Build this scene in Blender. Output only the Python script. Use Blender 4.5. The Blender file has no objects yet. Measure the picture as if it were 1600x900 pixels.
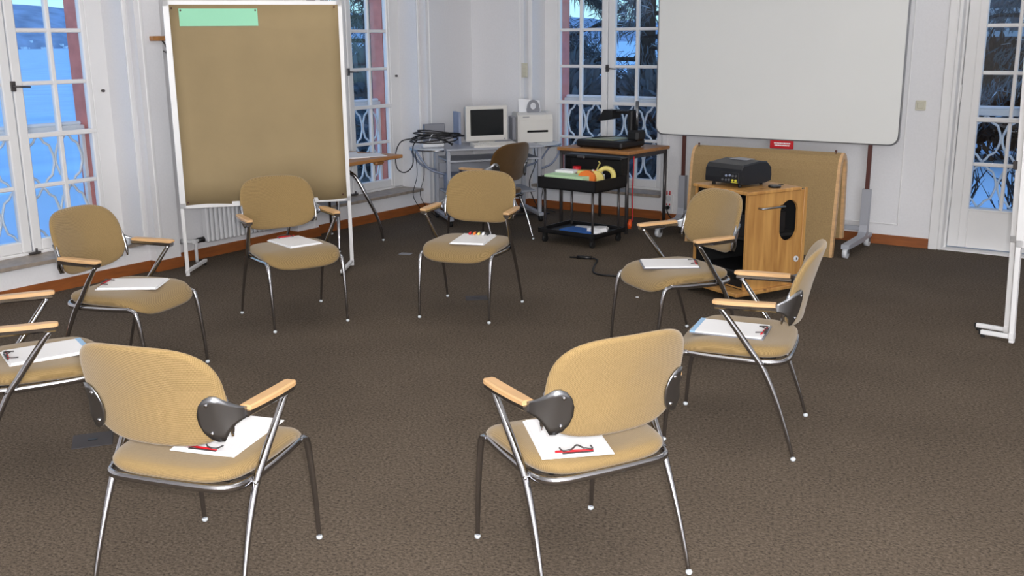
import bpy, bmesh, math, random
from mathutils import Vector, Matrix
random.seed(7)
PI = math.pi
R = math.radians
scene = bpy.context.scene
COL = scene.collection

# ------------------------------------------------------------------ camera
cam_d = bpy.data.cameras.new('camera')
cam = bpy.data.objects.new('camera', cam_d)
COL.objects.link(cam)
cam_d.sensor_width = 36.0
cam_d.lens = 36.0 * 1569.46 / 1600.0
cam_d.clip_start = 0.05
cam_d.clip_end = 6000
_yaw = Matrix.Rotation(R(35), 3, 'Z')
_r = _yaw @ Vector((0.999961528, -0.002103551, -0.008515746))
_u = _yaw @ Vector((0.008771708, 0.239801662, 0.970782272))
_v = _yaw @ Vector((0.0, 0.970819622, -0.239810888))
cam.matrix_world = Matrix(((_r.x, _u.x, -_v.x, 0), (_r.y, _u.y, -_v.y, 0), (_r.z, _u.z, -_v.z, 1.72), (0, 0, 0, 1)))
scene.camera = cam

# ------------------------------------------------------------------ world, lights, exposure
world = bpy.data.worlds.new('dusk_sky')
scene.world = world
world.use_nodes = True
wn = world.node_tree
wn.nodes.clear()
w_out = wn.nodes.new('ShaderNodeOutputWorld')
w_bg = wn.nodes.new('ShaderNodeBackground')
w_tc = wn.nodes.new('ShaderNodeTexCoord')
w_sep = wn.nodes.new('ShaderNodeSeparateXYZ')
w_cr = wn.nodes.new('ShaderNodeValToRGB')
w_cr.color_ramp.elements[0].position = 0.0
w_cr.color_ramp.elements[0].color = (0.50, 0.86, 1.0, 1)
w_cr.color_ramp.elements[1].position = 0.75
w_cr.color_ramp.elements[1].color = (0.15, 0.38, 0.95, 1)
e = w_cr.color_ramp.elements.new(0.12)
e.color = (0.42, 0.80, 1.0, 1)
wn.links.new(w_tc.outputs['Generated'], w_sep.inputs[0])
wn.links.new(w_sep.outputs['Z'], w_cr.inputs[0])
wn.links.new(w_cr.outputs[0], w_bg.inputs['Color'])
w_bg.inputs['Strength'].default_value = 1.4
wn.links.new(w_bg.outputs[0], w_out.inputs[0])


def add_light(name, kind, loc, energy, color, size=0.1, rot=(0, 0, 0), size_y=None):
    ld = bpy.data.lights.new(name, kind)
    ld.energy = energy
    ld.color = color
    if kind == 'AREA':
        ld.shape = 'RECTANGLE' if size_y else 'SQUARE'
        ld.size = size
        if size_y:
            ld.size_y = size_y
    else:
        ld.shadow_soft_size = size
    lo = bpy.data.objects.new(name, ld)
    lo.location = loc
    lo.rotation_euler = rot
    COL.objects.link(lo)
    return lo


# the camera's own flash, beside the lens
add_light('camera_flash', 'POINT', (0.05, 0.03, 1.80), 430, (1.0, 0.97, 0.95), 0.03)
# added soft fill lights below the ceiling, without lamp fixtures
for k, (lx, ly) in enumerate(((-4.6, 5.6), (-1.2, 3.4), (-1.2, 6.6), (-4.6, 2.2))):
    add_light('ceiling_fill_light', 'AREA', (lx, ly, 3.25), 14, (1.0, 0.97, 0.94), 1.4)
# added cool fill behind the camera to brighten the far walls
add_light('rear_fill_light', 'AREA', (1.2, -2.9, 1.75), 490, (0.90, 0.94, 1.0), 4.2, (R(90), 0, R(22)), 2.0)

scene.view_settings.view_transform = 'Standard'
scene.view_settings.look = 'None'
scene.view_settings.exposure = 0.0
scene.view_settings.gamma = 1.0
scene.view_settings.use_curve_mapping = False


# ------------------------------------------------------------------ helpers
def lin(c):
    return tuple(((v / 255.0) / 12.92 if v / 255.0 <= 0.04045 else ((v / 255.0 + 0.055) / 1.055) ** 2.4) for v in c)


def mat(name, c, rough=0.5, metal=0.0, noise=None, bump=None, coat=0.0, stretch=None, spec=0.5, c2=None):
    m = bpy.data.materials.new(name)
    m.use_nodes = True
    nt = m.node_tree
    b = nt.nodes['Principled BSDF']
    col = lin(c)
    b.inputs['Base Color'].default_value = (*col, 1)
    b.inputs['Roughness'].default_value = rough
    b.inputs['Metallic'].default_value = metal
    b.inputs['Specular IOR Level'].default_value = spec
    if coat:
        b.inputs['Coat Weight'].default_value = coat
        b.inputs['Coat Roughness'].default_value = 0.1
    if noise or bump:
        tc = nt.nodes.new('ShaderNodeTexCoord')
        mp = nt.nodes.new('ShaderNodeMapping')
        if stretch:
            mp.inputs['Scale'].default_value = stretch
        nt.links.new(tc.outputs['Object'], mp.inputs[0])
    if noise:
        n = nt.nodes.new('ShaderNodeTexNoise')
        n.inputs['Scale'].default_value = noise[0]
        n.inputs['Detail'].default_value = 4
        nt.links.new(mp.outputs[0], n.inputs['Vector'])
        cr = nt.nodes.new('ShaderNodeValToRGB')
        a = noise[1]
        lo = tuple(max(0, v * (1 - a)) for v in col)
        hi = lin(c2) if c2 else tuple(min(1, v * (1 + a)) for v in col)
        cr.color_ramp.elements[0].position = 0.3
        cr.color_ramp.elements[1].position = 0.7
        cr.color_ramp.elements[0].color = (*lo, 1)
        cr.color_ramp.elements[1].color = (*hi, 1)
        nt.links.new(n.outputs['Fac'], cr.inputs[0])
        nt.links.new(cr.outputs[0], b.inputs['Base Color'])
    if bump:
        n2 = nt.nodes.new('ShaderNodeTexNoise')
        n2.inputs['Scale'].default_value = bump[0]
        n2.inputs['Detail'].default_value = 3
        nt.links.new(mp.outputs[0], n2.inputs['Vector'])
        bp = nt.nodes.new('ShaderNodeBump')
        bp.inputs['Strength'].default_value = bump[1]
        bp.inputs['Distance'].default_value = 0.01
        nt.links.new(n2.outputs['Fac'], bp.inputs['Height'])
        nt.links.new(bp.outputs[0], b.inputs['Normal'])
    return m


def mat_weave(name, c, c2, scale):
    m = bpy.data.materials.new(name)
    m.use_nodes = True
    nt = m.node_tree
    b = nt.nodes['Principled BSDF']
    b.inputs['Roughness'].default_value = 0.95
    b.inputs['Specular IOR Level'].default_value = 0.15
    b.inputs['Sheen Weight'].default_value = 0.25
    tc = nt.nodes.new('ShaderNodeTexCoord')
    sx = nt.nodes.new('ShaderNodeSeparateXYZ')
    nt.links.new(tc.outputs['Object'], sx.inputs[0])

    def math_node(op, a_, b_=None):
        nd = nt.nodes.new('ShaderNodeMath')
        nd.operation = op
        for i_, v_ in enumerate((a_, b_)):
            if v_ is None:
                continue
            if isinstance(v_, (int, float)):
                nd.inputs[i_].default_value = v_
            else:
                nt.links.new(v_, nd.inputs[i_])
        return nd.outputs[0]
    q = math_node('ADD', sx.outputs['Y'], sx.outputs['Z'])
    d1 = math_node('SINE', math_node('MULTIPLY', math_node('ADD', sx.outputs['X'], q), scale))
    d2 = math_node('SINE', math_node('MULTIPLY', math_node('SUBTRACT', math_node('MULTIPLY', sx.outputs['X'], 1.6), q), scale))
    w = math_node('ADD', math_node('MULTIPLY', math_node('MULTIPLY', d1, d2), 0.38), 0.5)
    n = nt.nodes.new('ShaderNodeTexNoise')
    n.inputs['Scale'].default_value = 120
    nt.links.new(tc.outputs['Object'], n.inputs['Vector'])
    w2 = math_node('ADD', math_node('MULTIPLY', w, 0.8), math_node('MULTIPLY', n.outputs['Fac'], 0.25))
    cr = nt.nodes.new('ShaderNodeValToRGB')
    cr.color_ramp.elements[0].position = 0.2
    cr.color_ramp.elements[0].color = (*lin(c2), 1)
    cr.color_ramp.elements[1].position = 0.75
    cr.color_ramp.elements[1].color = (*lin(c), 1)
    nt.links.new(w2, cr.inputs[0])
    nt.links.new(cr.outputs[0], b.inputs['Base Color'])
    bp = nt.nodes.new('ShaderNodeBump')
    bp.inputs['Strength'].default_value = 0.2
    bp.inputs['Distance'].default_value = 0.002
    nt.links.new(w, bp.inputs['Height'])
    nt.links.new(bp.outputs[0], b.inputs['Normal'])
    return m


def mat_carpet():
    m = bpy.data.materials.new('carpet')
    m.use_nodes = True
    nt = m.node_tree
    b = nt.nodes['Principled BSDF']
    b.inputs['Roughness'].default_value = 1.0
    b.inputs['Specular IOR Level'].default_value = 0.05
    tc = nt.nodes.new('ShaderNodeTexCoord')
    n1 = nt.nodes.new('ShaderNodeTexNoise')
    n1.inputs['Scale'].default_value = 95
    n1.inputs['Detail'].default_value = 5
    n1.inputs['Roughness'].default_value = 0.75
    n2 = nt.nodes.new('ShaderNodeTexNoise')
    n2.inputs['Scale'].default_value = 1.6
    n2.inputs['Detail'].default_value = 3
    mp = nt.nodes.new('ShaderNodeMapping')
    mp.inputs['Rotation'].default_value = (0, 0, R(-15))
    mp.inputs['Scale'].default_value = (0.75, 1.0, 1)
    nt.links.new(tc.outputs['Object'], mp.inputs[0])
    nt.links.new(mp.outputs[0], n1.inputs['Vector'])
    nt.links.new(tc.outputs['Object'], n2.inputs['Vector'])
    cr = nt.nodes.new('ShaderNodeValToRGB')
    cr.color_ramp.elements[0].position = 0.34
    cr.color_ramp.elements[0].color = (*lin((66, 58, 51)), 1)
    cr.color_ramp.elements[1].position = 0.66
    cr.color_ramp.elements[1].color = (*lin((128, 115, 101)), 1)
    nt.links.new(n1.outputs['Fac'], cr.inputs[0])
    mx = nt.nodes.new('ShaderNodeMix')
    mx.data_type = 'RGBA'
    mx.blend_type = 'MULTIPLY'
    mx.inputs['Factor'].default_value = 0.35
    nt.links.new(cr.outputs[0], mx.inputs[6])
    nt.links.new(n2.outputs['Fac'], mx.inputs[7])
    nt.links.new(mx.outputs[2], b.inputs['Base Color'])
    bp = nt.nodes.new('ShaderNodeBump')
    bp.inputs['Strength'].default_value = 0.4
    bp.inputs['Distance'].default_value = 0.01
    nt.links.new(n1.outputs['Fac'], bp.inputs['Height'])
    nt.links.new(bp.outputs[0], b.inputs['Normal'])
    return m


def mat_pine():
    m = bpy.data.materials.new('pine')
    m.use_nodes = True
    nt = m.node_tree
    b = nt.nodes['Principled BSDF']
    b.inputs['Roughness'].default_value = 0.45
    tc = nt.nodes.new('ShaderNodeTexCoord')
    mp = nt.nodes.new('ShaderNodeMapping')
    mp.inputs['Scale'].default_value = (14, 14, 1.3)
    nt.links.new(tc.outputs['Object'], mp.inputs[0])
    n = nt.nodes.new('ShaderNodeTexNoise')
    n.inputs['Scale'].default_value = 1.6
    n.inputs['Detail'].default_value = 5
    n.inputs['Distortion'].default_value = 0.8
    nt.links.new(mp.outputs[0], n.inputs['Vector'])
    cr = nt.nodes.new('ShaderNodeValToRGB')
    cr.color_ramp.elements[0].position = 0.3
    cr.color_ramp.elements[0].color = (*lin((160, 112, 58)), 1)
    cr.color_ramp.elements[1].position = 0.68
    cr.color_ramp.elements[1].color = (*lin((196, 148, 84)), 1)
    nt.links.new(n.outputs['Fac'], cr.inputs[0])
    v = nt.nodes.new('ShaderNodeTexVoronoi')
    v.inputs['Scale'].default_value = 6.5
    mp2 = nt.nodes.new('ShaderNodeMapping')
    mp2.inputs['Scale'].default_value = (1, 1, 0.75)
    nt.links.new(tc.outputs['Object'], mp2.inputs[0])
    nt.links.new(mp2.outputs[0], v.inputs['Vector'])
    cr2 = nt.nodes.new('ShaderNodeValToRGB')
    cr2.color_ramp.elements[0].position = 0.06
    cr2.color_ramp.elements[0].color = (*lin((120, 78, 40)), 1)
    cr2.color_ramp.elements[1].position = 0.14
    cr2.color_ramp.elements[1].color = (1, 1, 1, 1)
    nt.links.new(v.outputs['Distance'], cr2.inputs[0])
    mx = nt.nodes.new('ShaderNodeMix')
    mx.data_type = 'RGBA'
    mx.blend_type = 'MULTIPLY'
    mx.inputs['Factor'].default_value = 0.8
    nt.links.new(cr.outputs[0], mx.inputs[6])
    nt.links.new(cr2.outputs[0], mx.inputs[7])
    nt.links.new(mx.outputs[2], b.inputs['Base Color'])
    return m


def mat_glass():
    m = bpy.data.materials.new('window_glass')
    m.use_nodes = True
    nt = m.node_tree
    nt.nodes.remove(nt.nodes['Principled BSDF'])
    t = nt.nodes.new('ShaderNodeBsdfTransparent')
    t.inputs[0].default_value = (0.94, 0.96, 0.97, 1)
    g = nt.nodes.new('ShaderNodeBsdfGlossy')
    g.inputs['Roughness'].default_value = 0.02
    lw = nt.nodes.new('ShaderNodeLayerWeight')
    lw.inputs[0].default_value = 0.5
    pw = nt.nodes.new('ShaderNodeMath')
    pw.operation = 'POWER'
    pw.inputs[1].default_value = 5.0
    nt.links.new(lw.outputs['Facing'], pw.inputs[0])
    f = nt.nodes.new('ShaderNodeMath')
    f.operation = 'MULTIPLY_ADD'
    f.inputs[1].default_value = 0.7
    f.inputs[2].default_value = 0.03
    nt.links.new(pw.outputs[0], f.inputs[0])
    mx = nt.nodes.new('ShaderNodeMixShader')
    nt.links.new(f.outputs[0], mx.inputs[0])
    nt.links.new(t.outputs[0], mx.inputs[1])
    nt.links.new(g.outputs[0], mx.inputs[2])
    nt.links.new(mx.outputs[0], nt.nodes['Material Output'].inputs[0])
    return m


M = dict(
    carpet=mat_carpet(), pine=mat_pine(), glass=mat_glass(),
    wall=mat('wall_paint', (226, 225, 227), 0.85, noise=(60, 0.02), bump=(180, 0.06)),
    gloss=mat('white_gloss_paint', (230, 229, 229), 0.35, noise=(4, 0.02)),
    ceiling=mat('ceiling_paint', (225, 224, 221), 0.9),
    baseboard=mat('baseboard_wood', (142, 80, 36), 0.5, noise=(6, 0.18), stretch=(1, 1, 6)),
    marble=mat('sill_stone', (150, 138, 126), 0.4, noise=(22, 0.22)),
    pink=mat('pink_plaster', (214, 134, 122), 0.9, noise=(12, 0.12)),
    chrome=mat('chrome', (178, 178, 182), 0.10, 1.0),
    steel=mat('brushed_steel', (150, 152, 156), 0.3, 1.0),
    greysteel=mat('grey_painted_steel', (176, 179, 188), 0.4, 0.3),
    darksteel=mat('dark_steel_leg', (88, 84, 84), 0.35, 0.6),
    redpost=mat('dark_red_post', (84, 46, 40), 0.45),
    fabric=mat_weave('olive_tan_fabric', (153, 128, 87), (114, 93, 57), 620),
    fabric_dark=mat_weave('dark_brown_fabric', (92, 66, 32), (62, 42, 18), 620),
    beech=mat('beech_wood', (204, 163, 116), 0.4, noise=(5, 0.14), stretch=(3, 1, 10)),
    tablewood=mat('table_wood', (170, 118, 68), 0.4, noise=(4, 0.15), stretch=(1, 8, 8)),
    kraft=mat('kraft_paper', (156, 136, 100), 0.8, noise=(3, 0.06), bump=(14, 0.10)),
    burlap=mat('burlap_board', (154, 128, 88), 0.95, noise=(110, 0.12), bump=(220, 0.2)),
    mint=mat('mint_paper', (160, 226, 190), 0.8),
    paper=mat('white_paper', (236, 236, 238), 0.7),
    bluepaper=mat('light_blue_paper', (150, 186, 220), 0.7),
    boardwhite=mat('projection_surface', (218, 218, 215), 0.55, noise=(2, 0.01)),
    black=mat('black_plastic', (22, 22, 24), 0.4),
    blacksoft=mat('black_rubber', (16, 16, 17), 0.7),
    navyblack=mat('projector_case', (17, 18, 23), 0.45),
    beige=mat('beige_plastic', (212, 209, 203), 0.5),
    greyplastic=mat('grey_plastic', (130, 131, 138), 0.5),
    bluegrey=mat('blue_grey_plastic', (138, 148, 172), 0.5),
    screen=mat('dark_screen', (22, 26, 28), 0.15),
    red=mat('red_plastic', (190, 22, 34), 0.45),
    orange=mat('orange_plastic', (226, 116, 40), 0.5),
    yellow=mat('yellow_tape', (222, 206, 120), 0.5),
    palegreen=mat('pale_green_card', (190, 224, 180), 0.7),
    bluefolder=mat('blue_folder', (38, 96, 176), 0.5),
    switchplate=mat('switch_plate', (200, 196, 178), 0.5),
    radiator=mat('radiator_enamel', (214, 214, 216), 0.35),
    floorplate=mat('floor_socket_plate', (62, 58, 60), 0.75),
    clear=mat('clear_glide', (205, 210, 214), 0.15),
    caster=mat('white_caster', (206, 208, 212), 0.4),
    wingglass=mat('frosted_glass_shelf', (188, 196, 206), 0.2),
    snow=mat('snow', (232, 236, 242), 0.9, noise=(0.35, 0.07), bump=(0.5, 0.4)),
    lake=mat('frozen_lake_snow', (214, 228, 244), 0.9, noise=(0.15, 0.10), stretch=(1, 1, 1)),
    hill=mat('hazed_wooded_hill', (158, 166, 186), 0.95, noise=(0.03, 0.3)),  # distance haze is mixed into this pale blue
    needle=mat('dark_needles', (100, 104, 108), 0.9, noise=(1.5, 0.4)),
    bark=mat('bark', (66, 54, 48), 0.95, noise=(8, 0.3)),
    brownleaf=mat('brown_hedge_leaves', (92, 62, 44), 0.95, noise=(2, 0.4)),
    house=mat('house_plaster', (112, 98, 96), 0.9, noise=(2, 0.1)),
    housewhite=mat('house_white_trim', (205, 208, 214), 0.8),
    roof=mat('house_roof', (70, 62, 62), 0.9),
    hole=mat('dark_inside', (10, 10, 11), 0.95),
    stage=mat('projector_stage', (150, 158, 132), 0.25),
    yellowmark=mat('yellow_print', (206, 196, 60), 0.6),
    amber=mat('orange_plug', (226, 84, 24), 0.5),
)


class MB:
    """collects shapes, links them as ONE mesh object"""
    def __init__(s):
        s.bm = bmesh.new()

    def _add(s, verts, faces, smooth=False):
        vs = [s.bm.verts.new(v) for v in verts]
        for f in faces:
            try:
                fc = s.bm.faces.new([vs[i] for i in f])
                fc.smooth = smooth
            except ValueError:
                pass
        return vs

    def box(s, a, b, bevel=0.0, mtx=None):
        x0, y0, z0 = (min(a[i], b[i]) for i in range(3))
        x1, y1, z1 = (max(a[i], b[i]) for i in range(3))
        if bevel <= 0:
            V = [(x0, y0, z0), (x1, y0, z0), (x1, y1, z0), (x0, y1, z0), (x0, y0, z1), (x1, y0, z1), (x1, y1, z1), (x0, y1, z1)]
            F = [(3, 2, 1, 0), (4, 5, 6, 7), (0, 1, 5, 4), (1, 2, 6, 5), (2, 3, 7, 6), (3, 0, 4, 7)]
        else:
            c = min(bevel, (x1 - x0) * .45, (y1 - y0) * .45, (z1 - z0) * .45)
            V, idx = [], {}
            for i, x in enumerate((x0, x1)):
                for j, y in enumerate((y0, y1)):
                    for k, z in enumerate((z0, z1)):
                        sx, sy, sz = (c if i == 0 else -c), (c if j == 0 else -c), (c if k == 0 else -c)
                        idx[i, j, k, 0] = len(V); V.append((x, y + sy, z + sz))
                        idx[i, j, k, 1] = len(V); V.append((x + sx, y, z + sz))
                        idx[i, j, k, 2] = len(V); V.append((x + sx, y + sy, z))
            F = []
            for i in (0, 1):
                q = [idx[i, 0, 0, 0], idx[i, 1, 0, 0], idx[i, 1, 1, 0], idx[i, 0, 1, 0]]
                F.append(q if i else q[::-1])
                q = [idx[0, i, 0, 1], idx[1, i, 0, 1], idx[1, i, 1, 1], idx[0, i, 1, 1]]
                F.append(q[::-1] if i else q)
                q = [idx[0, 0, i, 2], idx[1, 0, i, 2], idx[1, 1, i, 2], idx[0, 1, i, 2]]
                F.append(q if i else q[::-1])
            for a_ in (0, 1):
                for b_ in (0, 1):
                    F.append([idx[0, a_, b_, 1], idx[1, a_, b_, 1], idx[1, a_, b_, 2], idx[0, a_, b_, 2]])
                    F.append([idx[a_, 0, b_, 0], idx[a_, 1, b_, 0], idx[a_, 1, b_, 2], idx[a_, 0, b_, 2]])
                    F.append([idx[a_, b_, 0, 0], idx[a_, b_, 1, 0], idx[a_, b_, 1, 1], idx[a_, b_, 0, 1]])
            for i in (0, 1):
                for j in (0, 1):
                    for k in (0, 1):
                        F.append([idx[i, j, k, 0], idx[i, j, k, 1], idx[i, j, k, 2]])
        if mtx is not None:
            V = [tuple(mtx @ Vector(v)) for v in V]
        s._add(V, F)
        return s

    def tube(s, pts, rad, n=8, caps=True, flat=None):
        P = [Vector(p) for p in pts]
        if not isinstance(rad, (list, tuple)):
            rad = [rad] * len(P)
        rings = []
        up = None
        for i, p in enumerate(P):
            t = (P[min(i + 1, len(P) - 1)] - P[max(i - 1, 0)])
            if t.length < 1e-9:
                t = Vector((0, 0, 1))
            t.normalize()
            if up is None:
                up = Vector((0, 0, 1)) if abs(t.z) < 0.9 else Vector((1, 0, 0))
            a = up - t * up.dot(t)
            if a.length < 1e-6:
                a = t.orthogonal()
            a.normalize()
            up = a
            b = t.cross(a)
            fa, fb = flat or (1, 1)
            rings.append([p + (a * math.cos(2 * PI * k / n) * fa + b * math.sin(2 * PI * k / n) * fb) * rad[i] for k in range(n)])
        V = [tuple(v) for r in rings for v in r]
        F = []
        for i in range(len(P) - 1):
            for k in range(n):
                F.append((i * n + k, i * n + (k + 1) % n, (i + 1) * n + (k + 1) % n, (i + 1) * n + k))
        vs = s._add(V, F, True)
        if caps:
            for ring in (vs[:n][::-1], vs[-n:]):
                try:
                    s.bm.faces.new(ring)
                except ValueError:
                    pass
        return s

    def rings(s, rs, close_ends=True, smooth=True, loop=True):
        n = len(rs[0])
        V = [tuple(v) for r in rs for v in r]
        F = []
        for i in range(len(rs) - 1):
            for k in range(n if loop else n - 1):
                F.append((i * n + k, i * n + (k + 1) % n, (i + 1) * n + (k + 1) % n, (i + 1) * n + k))
        vs = s._add(V, F, smooth)
        if close_ends:
            for ring in (vs[:n][::-1], vs[-n:]):
                try:
                    f = s.bm.faces.new(ring)
                    f.smooth = smooth
                except ValueError:
                    pass
        return s

    def prism(s, prof, a, b, frame):
        """2D profile (list of (p,q)) swept from a to b; frame(p,q,t) -> xyz"""
        return s.rings([[frame(p, q, a) for p, q in prof], [frame(p, q, b) for p, q in prof]], smooth=False)

    def ball(s, c, r, n=8, sc=(1, 1, 1)):
        rs = []
        m = max(4, n // 2 + 1)
        for i in range(m + 1):
            th = -PI / 2 + PI * (0.04 + 0.92 * i / m)
            rs.append([(c[0] + r * sc[0] * math.cos(th) * math.cos(2 * PI * k / n), c[1] + r * sc[1] * math.cos(th) * math.sin(2 * PI * k / n), c[2] + r * sc[2] * math.sin(th)) for k in range(n)])
        return s.rings(rs)

    def cyl(s, a, b, r, n=14, r2=None):
        return s.tube([a, b], [r, r2 if r2 is not None else r], n)

    def build(s, name, m, parent=None, loc=None, rotz=0.0):
        bmesh.ops.recalc_face_normals(s.bm, faces=s.bm.faces)
        me = bpy.data.meshes.new(name)
        s.bm.to_mesh(me)
        s.bm.free()
        me.materials.append(M[m] if isinstance(m, str) else m)
        o = bpy.data.objects.new(name, me)
        COL.objects.link(o)
        if parent is not None:
            o.parent = parent
        if loc is not None:
            o.location = loc
        if rotz:
            o.rotation_euler.z = rotz
        return o


def tag(o, label=None, cat=None, group=None, kind=None):
    if label: o['label'] = label
    if cat: o['category'] = cat
    if group: o['group'] = group
    if kind: o['kind'] = kind
    return o


def thing(name, label, cat, loc=(0, 0, 0), rotz=0.0, group=None):
    o = bpy.data.objects.new(name, None)
    o.empty_display_size = 0.1
    COL.objects.link(o)
    o.location = loc
    o.rotation_euler = (0, 0, rotz)
    return tag(o, label, cat, group)


def dup(root, loc, rotz, label=None):
    r = root.copy()
    COL.objects.link(r)
    r.location = loc
    r.rotation_euler = (0, 0, rotz)
    if label:
        r['label'] = label
    for ch in list(root.children):
        c = ch.copy()
        COL.objects.link(c)
        c.parent = r
        for g in list(ch.children):
            d = g.copy()
            COL.objects.link(d)
            d.parent = c
    return r


def piece(data, name, parent, loc=(0, 0, 0), rot=(0, 0, 0)):
    o = bpy.data.objects.new(name, data)
    COL.objects.link(o)
    o.parent = parent
    o.location = loc
    o.rotation_euler = rot
    return o


def smooth_path(pts, sub=5):
    P = [Vector(p) for p in pts]
    out = []
    for i in range(len(P) - 1):
        p0, p1, p2, p3 = P[max(i - 1, 0)], P[i], P[i + 1], P[min(i + 2, len(P) - 1)]
        for k in range(sub):
            t = k / sub
            out.append(0.5 * ((2 * p1) + (p2 - p0) * t + (2 * p0 - 5 * p1 + 4 * p2 - p3) * t * t + (3 * p1 - p0 - 3 * p2 + p3) * t ** 3))
    out.append(P[-1])
    return out


# ------------------------------------------------------------------ the setting
XL = -6.60          # left wall plane
YB = 8.72           # back wall plane
ZC = 3.30
XR, YF = 3.2, -3.2
W1, W2, W3 = 3.85, 7.17, -5.13      # window centres: left wall (y), left wall (y), back wall (x)
HZ = 0.80           # half width of a window recess
HF = 0.75           # half width of the opening
ZT = 2.98           # top of openings

b = MB(); b.box((XL - .5, YF, -.25), (XR, YB + .5, 0)); fl = b.build('floor', 'carpet')
tag(fl, 'brown mottled carpet floor of the seminar room', 'floor', kind='structure')
b = MB(); b.box((XL - .5, YF - .2, ZC), (XR + .2, YB + .5, ZC + .2)); tag(b.build('ceiling', 'ceiling'), 'plain white ceiling above the room', 'ceiling', kind='structure')

# left wall: full depth piers, recessed aprons under the windows, inner white part and outer pink part
wl = MB()
XI, XO = XL - .40, XL - .56     # inside layer / outside layer limits
for y0, y1 in ((YF, W1 - HZ), (W1 + HZ, 4.87), (6.12, W2 - HZ), (W2 + HZ, YB + .4)):
    wl.box((XI, y0, 0), (XL, y1, ZC))
wl.box((XI, 4.87, 0), (XL - .12, 6.12, ZC))                       # radiator niche
for wc in (W1, W2):
    wl.box((XI, wc - HZ, 0), (XL - .08, wc + HZ, .215))
    wl.box((XI, wc - HZ, ZT), (XL - .08, wc + HZ, ZC))
    for sgn in (-1, 1):
        wl.box((XI, wc + sgn * HF, .215), (XL - .08, wc + sgn * HZ, ZT))
tag(wl.build('wall_left', 'wall'), 'white left wall with two tall lake windows and pilasters', 'wall', kind='structure')
wo = MB()
for y0, y1 in ((YF, W1 - .60), (W1 + .60, W2 - .60), (W2 + .60, YB + .4)):
    wo.box((XO, y0, -1), (XI - .005, y1, ZC))
for wc in (W1, W2):
    wo.box((XO, wc - HF, -1), (XI - .005, wc + HF, .20)); wo.box((XO, wc - HF, ZT), (XI - .005, wc + HF, ZC))
tag(wo.build('wall_left_outside', 'pink'), 'pink plastered outside of the left wall seen at the window reveals', 'wall', kind='structure')

# back wall
wb = MB()
YI, YO = YB + .40, YB + .56
DX0, DX1 = -1.765, -0.40        # door opening
for x0, x1 in ((XL, W3 - HZ), (W3 + HZ, DX0), (DX1, XR)):
    wb.box((x0, YB, 0), (x1, YI, ZC))
wb.box((W3 - HZ, YB + .08, 0), (W3 + HZ, YI, .215)); wb.box((W3 - HZ, YB + .08, ZT), (W3 + HZ, YI, ZC))
for sgn in (-1, 1):
    wb.box((W3 + sgn * HF, YB + .08, .215), (W3 + sgn * HZ, YI, ZT))
wb.box((DX0, YB, 2.9), (DX1, YI, ZC))
tag(wb.build('wall_back', 'wall'), 'white back wall with a window and a glazed door', 'wall', kind='structure')
wo = MB()
for x0, x1 in ((XL - .56, W3 - .60), (W3 + .60, DX0 - .02), (DX1, XR)):
    wo.box((x0, YI + .005, -1), (x1, YO, ZC))
wo.box((W3 - HF, YI + .005, -1), (W3 + HF, YO, .20)); wo.box((W3 - HF, YI + .005, ZT), (W3 + HF, YO, ZC))
wo.box((DX0 - .02, YI + .005, -1), (DX1, YO, .0)); wo.box((DX0 - .02, YI + .005, 2.9), (DX1, YO, ZC))
tag(wo.build('wall_back_outside', 'pink'), 'pink plastered outside of the back wall seen at the window reveal', 'wall', kind='structure')
b = MB(); b.box((XR, YF, 0), (XR + .2, YB + .4, ZC)); tag(b.build('wall_right', 'wall'), 'plain white wall on the right, outside the picture', 'wall', kind='structure')
b = MB(); b.box((XL - .5, YF - .2, 0), (XR + .2, YF, ZC)); tag(b.build('wall_front', 'wall'), 'plain white wall behind the camera', 'wall', kind='structure')

# baseboards follow the steps of the walls
bb = MB()
hb, tb = .082, .014
for y0, y1, x in ((YF, W1 - HZ, XL), (W1 - HZ, W1 + HZ, XL - .08), (W1 + HZ, 4.87, XL), (4.87, 6.12, XL - .12), (6.12, W2 - HZ, XL), (W2 - HZ, W2 + HZ, XL - .08), (W2 + HZ, YB, XL)):
    bb.box((x, y0 - (tb if x == XL and y0 > 0 else 0), 0), (x + tb, y1 + (tb if x == XL and y1 < YB else 0), hb))
for y in (W1 + HZ, W2 + HZ, W2 - HZ, W1 - HZ):
    bb.box((XL - .08, y - (tb if y in (W1 + HZ, W2 + HZ) else 0), 0), (XL, y + (0 if y in (W1 + HZ, W2 + HZ) else tb), hb))
bb.box((XL - .12, 4.87, 0), (XL, 4.87 + tb, hb)); bb.box((XL - .12, 6.12 - tb, 0), (XL, 6.12, hb))
tag(bb.build('baseboard_left', 'baseboard'), 'orange brown wooden baseboard along the left wall', 'baseboard', kind='structure')
bb = MB()
for x0, x1, y in ((XL, W3 - HZ, YB), (W3 - HZ, W3 + HZ, YB + .08), (W3 + HZ, -1.862, YB), (DX1, XR, YB)):
    bb.box((x0, y - tb, 0), (x1, y, hb))
bb.box((W3 - HZ, YB, 0), (W3 - HZ + tb, YB + .08, hb)); bb.box((W3 + HZ - tb, YB, 0), (W3 + HZ, YB + .08, hb))
tag(bb.build('baseboard_back', 'baseboard'), 'orange brown wooden baseboard along the back wall', 'baseboard', kind='structure')

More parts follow.
